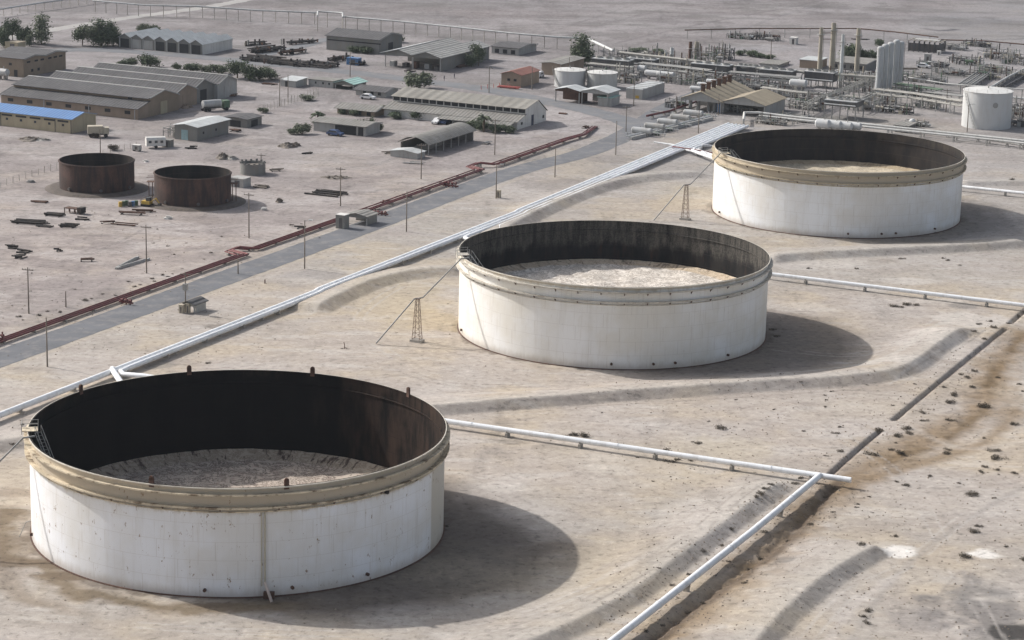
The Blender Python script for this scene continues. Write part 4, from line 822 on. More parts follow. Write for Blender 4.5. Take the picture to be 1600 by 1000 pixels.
def frame_bld():
    P = G(1467, 84); t = thing('steel_frame_building', 'roofless dark steel frame building beyond the silo cluster', 'frame building', P, RZ); Lx = solve_u(P, -BV, 1419); Ly = solve_u(P, AV, 1474); Ly = max(Ly, 7); h = 3.6
    for i in range(7):
        for j in (0, 1): x = -Lx*i/6; MB().box(x-.12, x+.12, j*Ly-.12, j*Ly+.12, 0, h).build('column', M['dsteel'], t)
    for i in range(7): x = -Lx*i/6; MB().box(x-.1, x+.1, 0, Ly, h, h+.25).build('beam', M['cream'], t)
    MB().box(-Lx, 0, .2, .3, .2, h*.8).build('front_cladding', M['dsteel'], t); MB().box(-.3, -.2, .2, Ly, .2, h*.8).build('side_cladding', M['dsteel'], t)
    MB().box(-Lx*.9, -Lx*.1, Ly*.3, Ly*.8, h+.26, h+.32).build('roof_sheet', M['lgrey'], t)
frame_bld()
def simple_box(name, label, cat, u, v, wx, wy, h, m, top=None, legs=False, rz=RZ, group=None):
    P = G(u, v); P.z = hz(P.x, P.y); t = thing(name, label, cat, P, rz, group)
    z0 = .35 if legs else 0
    MB().box(-wx/2, wx/2, -wy/2, wy/2, z0, h).build('body', M[m], t)
    MB().box(-wx/2-.06, wx/2+.06, -wy/2-.06, wy/2+.06, h+.002, h+.1).build('lid', M[top or m], t)
    MB().box(-wx*.1, wx*.25, -wy/2-.03, -wy/2+.02, z0+.1, h*.8).build('door', M['dsteel' if m != 'dsteel' else 'grey'], t)
    if legs:
        for sx_ in (-1, 1): MB().box(sx_*wx*.4-.1, sx_*wx*.4+.1, -wy*.4, wy*.4, 0, z0).build('skid', M['dsteel'], t)
    return t
simple_box('kiosk', 'small white kiosk alone on the far plain', 'kiosk', 1240, 69, 2.4, 2.4, 2.3, 'white')
simple_box('cabinet', 'tall pale cabinet in the far yard left of the silos clutter', 'cabinet', 1449, 102, 2.0, 1.4, 3.6, 'lgrey')
simple_box('box', 'small white box beside the roofless steel frame building', 'box', 1467, 86, 1.2, 1.0, 1.3, 'white')
simple_box('blue_container', 'blue container at the edge of the scrap yard', 'container', 553, 101, 4.0, 2.4, 2.1, 'bluep')
simple_box('concrete_box', 'pale concrete box right of the right-hand rusty tank', 'concrete box', 375, 291, 3.8, 3.4, 2.0, 'lgrey')
simple_box('guard_box', 'grey cubicle of the roadside hut by the red pipelines', 'cubicle', 535, 356, 2.1, 2.1, 2.9, 'grey', 'white')
simple_box('switch_box', 'small box at the foot of the pole below the road', 'switch box', 779, 309, .9, .8, 1.7, 'cream')
simple_box('shack', 'cream shack among the trees at the upper left edge', 'shack', 24, 76, 5, 4, 2.2, 'beige', 'tanroof')
# roadside hut with gable and posts
bld('roadside_hut', 'little roadside hut with a pale gable roof over dark machinery', 'hut', (573, 353), 541, 592, 343, 'gy', .5, 'grey', 'asb2', over=.35, open_front=True, Ly=4.5, h=2.0)
bld('bus_shelter', 'tiny shelter with a sloping dark roof between road and pipelines', 'shelter', (304, 490), 286, 320, 478, 'gy', .5, 'lgrey', 'asb', over=.4, open_front=True, Lx=2.6, Ly=3.8, h=1.7)
simple_box('meter_box', 'small white meter box at the foot of the transformer pole', 'meter box', 284, 489, .8, .8, 1.5, 'cream')
simple_box('meter_box', 'yellowish meter box between pole and tiny shelter', 'meter box', 294, 489, .7, .6, 1.7, 'cream')

# ---------------------------------------------------------------- rusty twin tanks and closed tanks
def rusty(u0, u1, vb, vt, label, seed):
    uc = (u0+u1)/2; P = G(uc, vb); k = ppm(P); r = (u1-u0)/2/k; P = P+Vector((P.x, P.y, 0)).normalized()*r; r = (u1-u0)/2/ppm(P); h = 6.6
    t = thing('rusty_tank', label, 'storage tank', P, 0, 'rusty open tanks'); m = mat('rust_shell%d' % seed, (.062, .034, .026), .9, var=.6, dirt=(.024, .018, .018), dirt_amt=.85, scale=.5)
    MB().lathe([(r, 0), (r, h), (r-.12, h), (r-.12, .1)], 96, mis=[0, 0, 1]).build('shell', [m, iC], t); MB().lathe([(r-.12, .12), (.01, .25)], 48).build('tank_floor', M['rubble'], t)
    MB().lathe([(r, h-.3), (r+.18, h-.28), (r+.18, h-.12), (r, h-.1)], 96).build('top_ring', m, t)
    MB().lathe([(r+3.3, 0), (r+2.2, .35), (r, .38)], 64).build('oily_pad', mat('oily_pad', (.085, .07, .06), .9, var=.35), t)
    for i in range(3):
        a = -2.2+i*.9; MB().tube([(r*math.cos(a), r*math.sin(a), 1), ((r+.4)*math.cos(a), (r+.4)*math.sin(a), 1)], .35, 10).build('manhole', M['dsteel'], t)
    return t, r
ta, ra = rusty(94, 210, 305, 247, 'left-hand rusty brown open tank', 0)
tb, rb = rusty(242, 361, 326, 258, 'right-hand rusty brown open tank with small platforms on its sides', 1)
for a in (math.pi*1.02, -.05):
    o = MB().box(-.8, .8, -.9, .9, -.1, 0).build('side_platform', M['rust'], tb, loc=((rb+.8)*math.cos(a), (rb+.8)*math.sin(a), 4.4)); 
    MB().tube([(-.4, 0, 0), (-.4, 0, -4.4)], .1, 5).tube([(.4, 0, 0), (.4, 0, -4.4)], .1, 5).tube([(-.8, -.9, 1), (.8, -.9, 1), (.8, .9, 1), (-.8, .9, 1)], .05, 4).build('platform_frame', M['rust'], o)
def closed_tank(u0, u1, vb, vt, label, m, spot=False):
    uc = (u0+u1)/2; P = G(uc, vb); r = (u1-u0)/2/ppm(P); P = P+Vector((P.x, P.y, 0)).normalized()*r; r = (u1-u0)/2/ppm(P); h = solve_h(P, vt)
    t = thing('closed_tank', label, 'storage tank', P); MB().lathe([(r, 0), (r, h)], 64).build('shell', m, t)
    MB().lathe([(r+.12, h-.15), (r+.12, h), (r, h+.02), (.01, h+r*.09)], 64).build('roof', mat('tank_roof_white', (.58, .58, .56), .6, var=.06), t)
    a = math.radians(-125); x, y = r*math.cos(a), r*math.sin(a); ld = MB()
    for k in range(26):        # stair winding up the shell
        aa = a-.028*k*6/r; ld.box((r+.4)*math.cos(aa)-.3, (r+.4)*math.cos(aa)+.3, (r+.4)*math.sin(aa)-.15, (r+.4)*math.sin(aa)+.15, h*k/26, h*k/26+.08)
    rail = [((r+.75)*math.cos(a-.028*k*6/r), (r+.75)*math.sin(a-.028*k*6/r), h*k/26+1) for k in range(26)]
    ld.build('stair', M['steel'], t); MB().tube(rail, .04, 4).build('handrail', M['steel'], t)
    for k in range(14):
        aa = 2*math.pi*k/14; MB().tube([((r-.1)*math.cos(aa), (r-.1)*math.sin(aa), h), ((r-.1)*math.cos(aa), (r-.1)*math.sin(aa), h+1)], .03, 4).build('rail_post', M['steel'], t)
    MB().tube([(0, 0, h+r*.09-.1), (0, 0, h+r*.09+.6)], .18, 8).build('vent', M['steel'], t)
    if spot:
        aa = math.radians(-82); MB().tube([(r*math.cos(aa), r*math.sin(aa), h*.68), ((r+.05)*math.cos(aa), (r+.05)*math.sin(aa), h*.68)], .75, 20).build('round_emblem', M['steel'], t)
tw = mat('closed_tank_white', (.52, .53, .53), .6, var=.05, dirt=(.45, .42, .38), dirt_amt=.3); tg = mat('closed_tank_grey', (.42, .43, .42), .6, var=.06)
closed_tank(866, 914, 138, 109, 'left closed tank, bright white, behind the two pavilions', tw)
closed_tank(917, 964, 140, 113, 'right closed tank, slightly greyer, behind the two pavilions', tg)
closed_tank(1502, 1578, 203, 142, 'large closed white tank with a round grey mark, at the right edge', tw, True)
def small_round():
    P = G(395, 271); t = thing('cistern', 'squat round grey cistern with a jagged top near the rusty tanks', 'cistern', P)
    MB().lathe([(3.0, 0), (3.0, 2.6), (2.8, 2.6), (2.8, .1)], 32).build('wall', M['grey'], t)
    for k in range(14): a = k*.45; MB().box(-.25, .25, -.12, .12, 0, .2+.3*random.random()).build('jagged_rim', M['grey'], t, loc=(2.9*math.cos(a), 2.9*math.sin(a), 2.6))
    MB().lathe([(2.8, 2.0), (.01, 2.1)], 24).build('lid', M['rubble'], t)
small_round()

# ---------------------------------------------------------------- refinery
def vcyl(name, label, cat, u0, v0, v1, r, m, group=None, dome=False, base=True):
    P = G(u0, v1); h = solve_h(P, v0); t = thing(name, label, cat, P, 0, group)
    if dome: MB().lathe([(r, 0), (r, h-r*.6), (r*.9, h-r*.3), (r*.6, h-.08), (.01, h)], 20).build('shell', m, t)
    else: MB().lathe([(r*1.15, 0), (r, h*.5), (r*.92, h), (r*.75, h), (r*.75, h-1)], 18).build('shaft', m, t)
    MB().lathe([(r*1.5, 0), (r*1.5, .5), (r, .55)], 16).build('footing', M['conc'], t)
    for z in (h*.45, h*.8): MB().lathe([(r, z), (r+.12, z+.02), (r+.12, z+.14), (r, z+.16)], 18).build('ring', m, t)
    MB().tube([(r+.25, 0, 0), (r+.25, 0, h*.95)], .05, 4).tube([(r+.25, .4, 0), (r+.25, .4, h*.95)], .05, 4).build('ladder', M['steel'], t)
    if not dome: MB().lathe([(r, h-2.2), (r+.7, h-2.2), (r+.7, h-2.1), (r, h-2.1)], 14).build('platform', M['steel'], t)
    return t
rp = mat('dusty_pipe_paint', (.36, .35, .32), .6, var=.12)
cs = mat('cream_stack', (.34, .31, .25), .8, var=.12); ps = mat('pale_stack', (.5, .52, .52), .6, var=.08); gs = mat('silo_paint', (.42, .44, .45), .6, var=.08, dirt=(.25, .24, .22), dirt_amt=.6)
for a in [('chimney', 'leftmost of the four tall chimneys, cream, left of the tallest', 'chimney', 1280, 45, 113, .62, cs), ('chimney', 'tallest thick cream chimney', 'chimney', 1299, 38, 113, .78, cs),
          ('chimney', 'slender pale grey chimney standing in front of the others', 'chimney', 1313, 56, 135, .5, ps), ('chimney', 'rightmost of the four tall chimneys, beige with a dark tip', 'chimney', 1338, 46, 114, .68, cs),
          ('chimney', 'short white chimney among the left process units', 'chimney', 1049, 75, 99, .6, ps), ('chimney', 'short dark brown chimney right of the short white one', 'chimney', 1078, 66, 94, .55, M['rust']),
          ('chimney', 'short grey chimney next to the dark brown one', 'chimney', 1088, 66, 94, .75, cs), ('chimney', 'thin cream standpipe left of the short white chimney', 'chimney', 1030, 81, 108, .4, cs), ('chimney', 'thinnest grey standpipe left of the short white chimney', 'chimney', 1039, 79, 108, .3, ps)]:
    vcyl(*a[:7], a[7], 'chimneys of the refinery')
o = MB(); A_ = G(1280, 113); B_ = G(1299, 113)
t = thing('pipe_bridge', 'rusty double pipe bridge joining the tops of two tall chimneys', 'pipe bridge', A_)
for z in (12.3, 10.4): MB().tube([(0, 0, z), tuple(B_-A_+Vector((0, 0, z)))], .12, 6).build('bridge_pipe', M['rust'], t)
for i, (u, v0, v1) in enumerate([(1372, 74, 146), (1379.5, 70.5, 143), (1388, 67.5, 140), (1397, 63.5, 137), (1404, 66, 134)]):
    vcyl('silo', ('front leftmost silo of the tight grey cluster', 'second silo from the left in the grey cluster', 'middle silo of the grey cluster', 'tallest-reaching silo with a sooty dome in the grey cluster', 'rearmost right silo of the grey cluster')[i], 'silo', u, v0, v1, 1.0, gs, 'silos of the grey cluster', dome=True)
def hvessel(u, v, L, r, label, m=None, rz=RZ, z=1.0, group='horizontal vessels of the refinery'):
    P = G(u, v); t = thing('horizontal_vessel', label, 'vessel', P, rz, group); mm = m or tw; zc = z+r
    prof = [(.01, -L/2-r*.5), (r*.7, -L/2-r*.3), (r, -L/2), (r, L/2), (r*.7, L/2+r*.3), (.01, L/2+r*.5)]
    mb = MB().lathe(prof, 20); mb.v = [(z_, y_, zc+x_) for x_, y_, z_ in mb.v]; mb.build('shell', mm, t)
    for x in (-L*.3, L*.3): MB().box(x-.2, x+.2, -r*.8, r*.8, 0, zc-r*.5).build('saddle', M['conc'], t)
    MB().tube([(L*.15, 0, zc+r), (L*.15, 0, zc+r+.7)], .15, 6).build('nozzle', M['steel'], t); return t
for a in [(1247, 141, 4.6, 1.15, 'white horizontal vessel in the middle of the refinery'), (1021, 124, 5, .9, 'pale horizontal vessel left of a similar one behind the ribbed cabin'), (1040, 126, 5, .9, 'pale horizontal vessel right of a similar one behind the ribbed cabin'),
          (1003, 118, 2.2, 1.1, 'stubby bright white vessel behind the closed tanks, left one'), (1016, 116, 2.0, 1.2, 'stubby bright white vessel behind the closed tanks, right one'),
          (1087, 147, 3, .7, 'small cream drum left of the twin-gabled hall, nearest'), (1098, 141, 3, .7, 'small cream drum left of the twin-gabled hall, middle'), (1112, 136, 3, .7, 'small cream drum left of the twin-gabled hall, farthest'),
          (1285, 206, 3.2, 1.2, 'white vessel peeping over the farthest open tank, leftmost of four'), (1304, 207, 3, 1.1, 'white vessel peeping over the farthest open tank, second of four'), (1321, 208, 3, 1.0, 'white vessel peeping over the farthest open tank, third of four'), (1337, 208, 2.4, .95, 'white vessel peeping over the farthest open tank, rightmost of four')]:
    hvessel(*a)
for i in range(5):
    P = G(998+i*19, 212-i*7.2); u, v = 1003+i*20, 212-i*7.0
    hvessel(u, v, 5.2, .85, ('nearest', 'second', 'middle', 'fourth', 'farthest')[i]+' pale vessel in the fenced yard left of the farthest open tank', M['lgrey'] if i % 2 else M['galv'], z=.5, group='vessels in the yard')
    t = thing('pump_skid', 'pump skid beside the '+('nearest', 'second', 'middle', 'fourth', 'farthest')[i]+' yard vessel', 'pump skid', G(u+24, v+.5), RZ, 'pump skids in the yard')
    for k in range(5): x = -2+k*1.0; MB().tube([(x, 0, 0), (x, 0, 1.2+.8*random.random())], .1, 5).build('standpipe', M['galv'], t)
    MB().tube([(-2.5, 0, .7), (2.5, 0, .7)], .18, 6).build('header', M['galv'], t); MB().tube([(-1.5, .6, .5), (.3, .6, .5)], .45, 8).build('pump', M['greenp'], t)
    t = thing('pump_skid', 'low pipework left of the '+('nearest', 'second', 'middle', 'fourth', 'farthest')[i]+' yard vessel', 'pipework', G(u-17, v), RZ, 'low pipework in the yard')
    for k in range(4): x = -1+k*.7; MB().tube([(x, 0, 0), (x, 0, .8+.8*random.random())], .08, 5).build('standpipe', M['steel'], t)
    MB().tube([(-1.4, 0, .6), (2.2, 0, .6)], .13, 6).build('header', M['galv'], t)
A_ = G(985, 219); Bq = G(1113, 187); t = thing('yard_curb', 'low pale curb with pipes along the near side of the vessel yard', 'curb', A_, math.atan2((Bq-A_).y, (Bq-A_).x)); L = (Bq-A_).length
MB().box(0, L, -.3, .3, 0, .8).build('curb_wall', M['lgrey'], t)
for y in (.6, 1.0, 1.4): MB().tube([(0, y, .9), (L, y, .9)], .14, 6).build('pipe', M['galv'], t)
# racks and coolers
rp = mat('dusty_pipe_paint', (.36, .35, .32), .6, var=.12); rp2 = mat('pale_pipe_paint', (.52, .52, .50), .55, var=.08, dirt=(.3, .28, .25), dirt_amt=.4)
def rack(pxs, z, r, label, m=None, posts=6, n=1, w_=1.2, levels=1, pw=.14, group=None, pm=None, name='pipe_rack'):
    P = [G(u, v, z) for u, v in pxs]; B = Vector((P[0].x, P[0].y, 0)); t = thing(name, label, 'pipe rack', B, 0, group)
    d0 = (P[-1]-P[0]).normalized(); s = Vector((d0.y, -d0.x, 0)).normalized()
    for l in range(levels):
        for k in range(n):
            o = s*((k-(n-1)/2)*w_/max(1, n-1)*.9 if n > 1 else 0)-Vector((0, 0, 1.3*l)); MB().tube([p-B+o for p in P], r*(1 if k % 2 == 0 else .7), 8).build('pipe', m or rp, t)
    acc = 0; nx_ = 1.0; cnt = 0
    for i in range(len(P)-1):
        d = P[i+1]-P[i]; L = d.length
        while nx_ < acc+L and cnt < 95:
            p = P[i]+d*((nx_-acc)/L)-B; nx_ += posts; cnt += 1; mb = MB(); zz = p.z-r
            a, b_ = p+s*w_/2, p-s*w_/2
            if w_ > .6: mb.box(-.0, .0, 0, 0, 0, 0) if False else mb.tube([(a.x, a.y, 0), (a.x, a.y, zz)], pw, 4).tube([(b_.x, b_.y, 0), (b_.x, b_.y, zz)], pw, 4).tube([(a.x, a.y, zz-.1), (b_.x, b_.y, zz-.1)], pw, 4)
            else: mb.tube([(p.x, p.y, 0), (p.x, p.y, zz)], pw, 4)
            mb.build('trestle', pm or M['steel'], t)
        acc += L
    return t
rack([(968, 82), (1060, 92), (1160, 105), (1260, 113), (1372, 121)], 4.2, .42, 'long raised fat pale pipe crossing the left half of the refinery', rp, 7, 1, 2.0)
rack([(917, 60), (958, 79)], 3.4, .45, 'white pipe sloping down to the left process units', tw, 6, 1, .4)
rack([(922, 86), (949, 98)], 2.6, .5, 'short fat white pipe behind the closed tanks', tw, 5, 1, .4)
rack([(920, 99), (990, 105)], 3.0, .3, 'pale pipe rack behind the right closed tank', None, 4, 3, 2.2, 2)
rack([(1162, 187), (1163, 176), (1185, 176), (1225, 181), (1380, 197), (1620, 222)], 1.8, .34, 'fat white manifold pipe just behind the farthest open tank, upper one', rp2, 9, 1, 1.2)
rack([(1186, 181), (1380, 201), (1500, 213), (1620, 226)], 1.6, .32, 'fat white manifold pipe just behind the farthest open tank, lower one', rp2, 9, 1, 1.2)
rack([(1425, 203), (1500, 211), (1620, 230)], 1.0, .32, 'white pipe emerging right of the farthest open tank', rp2, 9, 1, 1.2)
rack([(1366, 139), (1430, 146), (1505, 158)], 4.0, .2, 'pale pipe bridge between the silo cluster and the large closed tank', rp, 5, 3, 2.4, 2)
rack([(1420, 121), (1480, 131), (1560, 137), (1620, 141)], 3.2, .22, 'thin pale raised pipe passing behind the large closed tank', rp2, 9, 1, .5)
rack([(1540, 139), (1552, 134), (1575, 120), (1620, 98)], 2.0, .3, 'white pipe climbing away to the right edge above the large closed tank', rp2, 6, 1, .5)
rack([(1574, 156), (1578, 152), (1620, 156)], 3.0, .25, 'pale pipe loop right of the large closed tank', rp2, 6, 1, .5)
rack([(1578, 165), (1620, 170)], 2.2, .3, 'dark rack at the right edge beside the large closed tank', M['dsteel'], 4, 4, 3.0, 2)
rack([(1258, 163), (1280, 152), (1322, 138), (1372, 116)], 3.4, .15, 'pale rack slanting up from the front pipes to the silos', rp, 5, 3, 1.8, 2)
rack([(1336, 160), (1366, 146)], 3.2, .22, 'short slanting beam left of the silo foot', None, 4, 2, 1.5)
rack([(1172, 148), (1220, 153), (1280, 162)], 2.2, .16, 'low dark rack behind the twin-gabled hall', M['steel'], 4, 4, 2.4, 2)
rack([(1190, 136), (1240, 143), (1300, 148), (1350, 152)], 2.4, .18, 'pale low rack in front of the white horizontal vessel', None, 5, 3, 2.0, 1)
rack([(1140, 112), (1200, 117), (1250, 121)], 3.6, .18, 'raised rack full of thin pipes left of the tall chimneys', M['steel'], 4, 5, 3.0, 3)
rack([(1000, 98), (1060, 104), (1110, 110)], 3.6, .18, 'raised rack full of thin pipes between the short chimneys', M['steel'], 4, 5, 3.0, 3)
rack([(1400, 130), (1470, 140)], 2.6, .16, 'greenish rack right of the silo cluster', M['greenp'], 3.5, 5, 3.0, 2)
rack([(1440, 142), (1505, 150)], 2.0, .16, 'second greenish rack right of the silo cluster', M['steel'], 4, 4, 3.0, 2)
rack([(1510, 132), (1540, 112)], 1.2, .3, 'row of dark pipes beyond the large closed tank', M['steel'], 5, 6, 5.0, 1)
rack([(1560, 135), (1610, 108)], 1.0, .3, 'second row of dark pipes beyond the large closed tank', M['dsteel'], 5, 5, 4.0, 1)
rack([(1070, 47), (1170, 44.5), (1340, 44.5), (1400, 50), (1466, 58)], 3.2, .2, 'thin rusty raised pipeline on the plain behind the chimneys', M['rust'], 9, 1, .4)
rack([(1466, 62), (1540, 64), (1620, 71)], 1.0, .2, 'thin rusty pipeline running to the upper right edge', M['rust'], 12, 1, .4)
rack([(145, 1), (225, 8), (310, 10), (400, 16), (497, 20)], 4.0, .3, 'long raised pipeline on trestles along the top, left stretch', M['galv'], 4.6, 1, .4, pm=M['conc'])
rack([(496, 25), (496.5, 18), (535, 20), (536, 27)], 5.2, .3, 'high gantry where the raised pipeline steps over a track', M['galv'], 7.5, 1, .4, pm=M['conc'])
rack([(536, 26), (620, 33), (700, 41), (800, 52), (870, 58), (918, 60)], 4.0, .3, 'long raised pipeline on trestles along the top, right stretch', M['galv'], 4.6, 1, .4, pm=M['conc'])
rack([(-10, 16), (60, 5), (160, -8)], 2.6, .3, 'raised pipeline across the upper left corner', M['galv'], 4.6, 1, .4, pm=M['conc'])
def cooler(u, v, L, D, z0, z1, label, m='dsteel'):
    P = G(u, v); t = thing('air_cooler', label, 'air cooler', P, RZ, 'air coolers of the refinery')
    MB().box(-L/2, L/2, -D/2, D/2, z0, z1).build('housing', M[m], t); MB().box(-L/2-.15, L/2+.15, -D/2-.15, D/2+.15, z1+.002, z1+.2).build('top_frame', M['galv'], t)
    for i in range(5):
        x = -L/2+L*i/4
        for y in (-D/2, D/2): MB().box(x-.12, x+.12, y-.12, y+.12, 0, z0).build('leg', M['steel'], t)
    for i in range(4): x = -L/2+L*(i+.5)/4; MB().lathe([(D*.26, z1+.21), (D*.26, z1+.6), (D*.22, z1+.6)], 14, c=(x, 0)).build('fan_ring', M['steel'], t)
    MB().tube([(-L/2, -D/2-.4, z0+.5), (L/2, -D/2-.4, z0+.5)], .2, 6).build('header', M['galv'], t); return t
for a in [(957, 115, 12, 4.5, 2.4, 4.4, 'dark air cooler behind the right closed tank'), (1004, 113, 9, 4, 2.4, 4.2, 'dark air cooler left of the thin cream standpipe'), (1112, 124, 12, 4.5, 2.2, 4.6, 'bluish-grey air cooler under the fat raised pipe'),
          (1215, 133, 10, 4.5, 2.2, 4.6, 'dark air cooler left of the white horizontal vessel'), (1282, 136, 9, 4.5, 2.0, 4.6, 'dark air cooler right of the white horizontal vessel'), (1168, 126, 6, 4, 2.0, 4.4, 'narrow air cooler between two wide ones'),
          (1318, 184, 9, 7, 3.6, 5.0, 'largest dark cooler right behind the manifold pipes')]: cooler(*a)
def skid(u, v, L, D, h, label, seed, dark=False, group='process units of the refinery'):
    r = random.Random(seed); P = G(u, v); t = thing('process_unit', label, 'process unit', P, RZ, group); ms = [M['steel'], M['galv'], M['greenp'], M['dsteel'], M['cream'], M['steel'], M['rust'], M['dsteel'], rp]
    nx_ = max(2, int(L/2.5)); fm = MB()
    for i in range(nx_+1):
        x = -L/2+L*i/nx_
        for y in (-D/2, D/2): fm.box(x-.09, x+.09, y-.09, y+.09, 0, h*r.uniform(.7, 1))
    for z in (h*.45, h*.8):
        for y in (-D/2, D/2): fm.box(-L/2, L/2, y-.07, y+.07, z, z+.15)
        for i in range(nx_+1): x = -L/2+L*i/nx_; fm.box(x-.06, x+.06, -D/2, D/2, z+.16, z+.28)
    fm.build('frame', M['dsteel' if dark else 'steel'], t)
    for k in range(int(L*3.2)):
        x, y = r.uniform(-L/2, L/2), r.uniform(-D/2, D/2); q = r.random(); m_ = r.choice(ms)
        if q < .45: MB().tube([(x, y, 0), (x, y, h*r.uniform(.5, 1.5))], r.uniform(.08, .22), 6).build('standpipe', m_, t)
        elif q < .68:
            x2 = min(L/2, x+r.uniform(1, 4)); z = r.uniform(.4, h*.9); MB().tube([(x, y, 0), (x, y, z), (x2, y, z), (x2, y+.0, z*.4)], r.uniform(.1, .22), 6).build('pipe', m_, t)
        elif q < .86: z = r.uniform(.5, h*.7); MB().tube([(x, y, z), (min(L/2+1, x+r.uniform(1.5, 3)), y, z)], r.uniform(.25, .5), 9).build('drum', m_, t)
        else: MB().box(x-.5, x+.5, y-.4, y+.4, 0, r.uniform(.8, 1.8)).build('cabinet', m_, t)
    return t
SK = [(930, 128, 8, 5, 3.5, 'grey unit between the closed tanks and the ribbed cabin'), (975, 128, 9, 6, 4, 'tangled dark unit behind the ribbed cabin'), (965, 96, 8, 5, 4, 'dark unit where the sloping white pipe ends'), (1012, 100, 10, 6, 4.5, 'dense unit left of the short chimneys'),
      (1062, 112, 10, 6, 4.5, 'dense unit right below the short white chimney'), (1105, 98, 9, 5, 4, 'unit right of the short grey chimney'), (1125, 92, 8, 5, 4, 'unit with thin uprights beside the far parking ground'), (1060, 130, 12, 5, 2.6, 'low greenish unit in front of the short chimneys'),
      (1100, 128, 10, 5, 3, 'low unit behind the small cream drums'), (1145, 133, 9, 5, 3.2, 'unit right behind the ridge vents'), (1185, 141, 8, 4, 2.6, 'low unit behind the tan roof'), (1235, 152, 9, 4, 2.4, 'low unit in front of the white horizontal vessel'),
      (1262, 170, 9, 5, 3.2, 'unit with looping pale pipes behind the manifold'), (1240, 189, 9, 3, 2.2, 'row of valves under the manifold pipes, left'), (1205, 194, 8, 2.5, 2.0, 'row of stub pipes at the end of the pipeline bundle'), (1290, 160, 9, 5, 3.4, 'dark unit left of the largest cooler'),
      (1335, 142, 9, 6, 3.6, 'green-grey unit left of the silo foot'), (1345, 128, 8, 5, 3.4, 'unit between the chimneys and the silos'), (1310, 122, 8, 5, 3, 'unit at the foot of the chimneys'), (1352, 172, 10, 5, 3.4, 'row of pale looped pipes right of the largest cooler'),
      (1380, 160, 9, 5, 3, 'unit below the silo cluster'), (1420, 150, 9, 5, 3, 'unit right below the silo cluster'), (1425, 126, 10, 5, 2.8, 'greenish unit right of the silos'), (1460, 130, 7, 4, 2.4, 'low unit half way to the large closed tank'), (1400, 176, 9, 4, 2.2, 'low unit behind the right half of the farthest open tank'),
      (1450, 168, 8, 4, 2.4, 'thin frame on the open soil left of the large closed tank'), (1592, 182, 8, 6, 4, 'dark unit at the right edge beside the large closed tank'), (1585, 196, 8, 3, 2, 'low dark unit right below the large closed tank'),
      (1432, 197, 6, 2.5, 1.6, 'low valves behind the right rim of the farthest open tank'), (1456, 104, 9, 4, 1.8, 'vehicle-like clutter at the foot of the pale cabinet'), (1510, 100, 10, 5, 2.4, 'yellowish tangle in the far right yard'), (1560, 92, 12, 7, 3.4, 'large bluish pipe tangle in the far right yard'),
      (1590, 100, 10, 6, 3.4, 'bluish pipe tangle at the far right edge'), (1535, 122, 10, 6, 2.2, 'pipe heap beyond the large closed tank, left'), (1550, 112, 10, 5, 2.2, 'pipe heap beyond the large closed tank, middle'), (1490, 77, 8, 4, 1.8, 'small pale pipe heap right of the roofless frame building'), (1525, 72, 8, 4, 1.8, 'second pale pipe heap far right of the roofless frame building'),
      (1590, 122, 8, 5, 2.6, 'pipe heap beyond the large closed tank, right'), (1480, 116, 9, 4, 1.6, 'low clutter in the middle of the far yard'), (950, 148, 4, 2, 1.4, 'brown boxes left of the ribbed cabin'), (1055, 168, 5, 3, 2.6, 'rusty unit at the left side of the twin-gabled hall'), (1155, 60, 8, 3, 1.8, 'wrecked machinery at the far parking ground, left'), (1195, 62, 10, 3, 2.0, 'wrecked machinery at the far parking ground, right'),
      (1150, 174, 10, 4, 1.6, 'dark machinery under the front eaves of the twin-gabled hall')]
for i, (u, v, L, D, h, lab) in enumerate(SK): skid(u, v, L, D, h, lab, i, dark=i % 3 == 0)
# small sphere tank and flat canopy
P = G(1425, 199); t = thing('round_tank', 'small white round-topped tank behind the farthest open tank', 'tank', P); MB().lathe([(.95, 0), (.95, 1.4), (.8, 2.0), (.4, 2.35), (.01, 2.45)], 20).build('shell', tw, t); MB().lathe([(1.2, 0), (1.2, .3), (.9, .32)], 16).build('footing', M['conc'], t)
bld('canopy', 'flat pale canopy on posts beside the small round-topped tank', 'canopy', (1418, 208), 1398, 1430, 198, 'flat', 0, 'dsteel', 'asb2', over=.5)

# ---------------------------------------------------------------- fences
def fence(pxs, label, sp=2.6, h=1.7, m='conc'):
    P = [G(u, v) for u, v in pxs]; B = P[0].copy(); t = thing('wire_fence', label, 'fence', B, 0); top = []
    for i in range(len(P)-1):
        L = (P[i+1]-P[i]).length; n_ = max(1, int(L/sp))
        for k in range(n_): top.append(P[i].lerp(P[i+1], k/n_)-B)
    for p in top: MB().tube([(p.x, p.y, 0), (p.x+random.uniform(-.1, .1), p.y, h*random.uniform(.85, 1.05))], .08, 4).build('post', M[m], t)
    for z in (.5, 1.0, 1.5): MB().tube([(p.x, p.y, z) for p in top], .018, 3).build('wire', M['steel'], t)
fence([(-10, 296), (50, 276), (98, 262)], 'leaning post-and-wire fence left of the rusty tanks'); fence([(148, 249), (185, 239), (222, 228)], 'ragged post-and-wire fence behind the left-hand rusty tank')
fence([(412, 176), (450, 163), (500, 146)], 'post-and-wire fence of the pen in the middle ground', 2.2, 2.2); fence([(455, 160), (487, 158), (500, 147)], 'second post-and-wire fence closing the pen', 2.2, 2.2)
fence([(752, 140), (790, 134), (800, 141)], 'rusty rail fence left of the red-roofed house', 2.5, 1.3, 'redp')

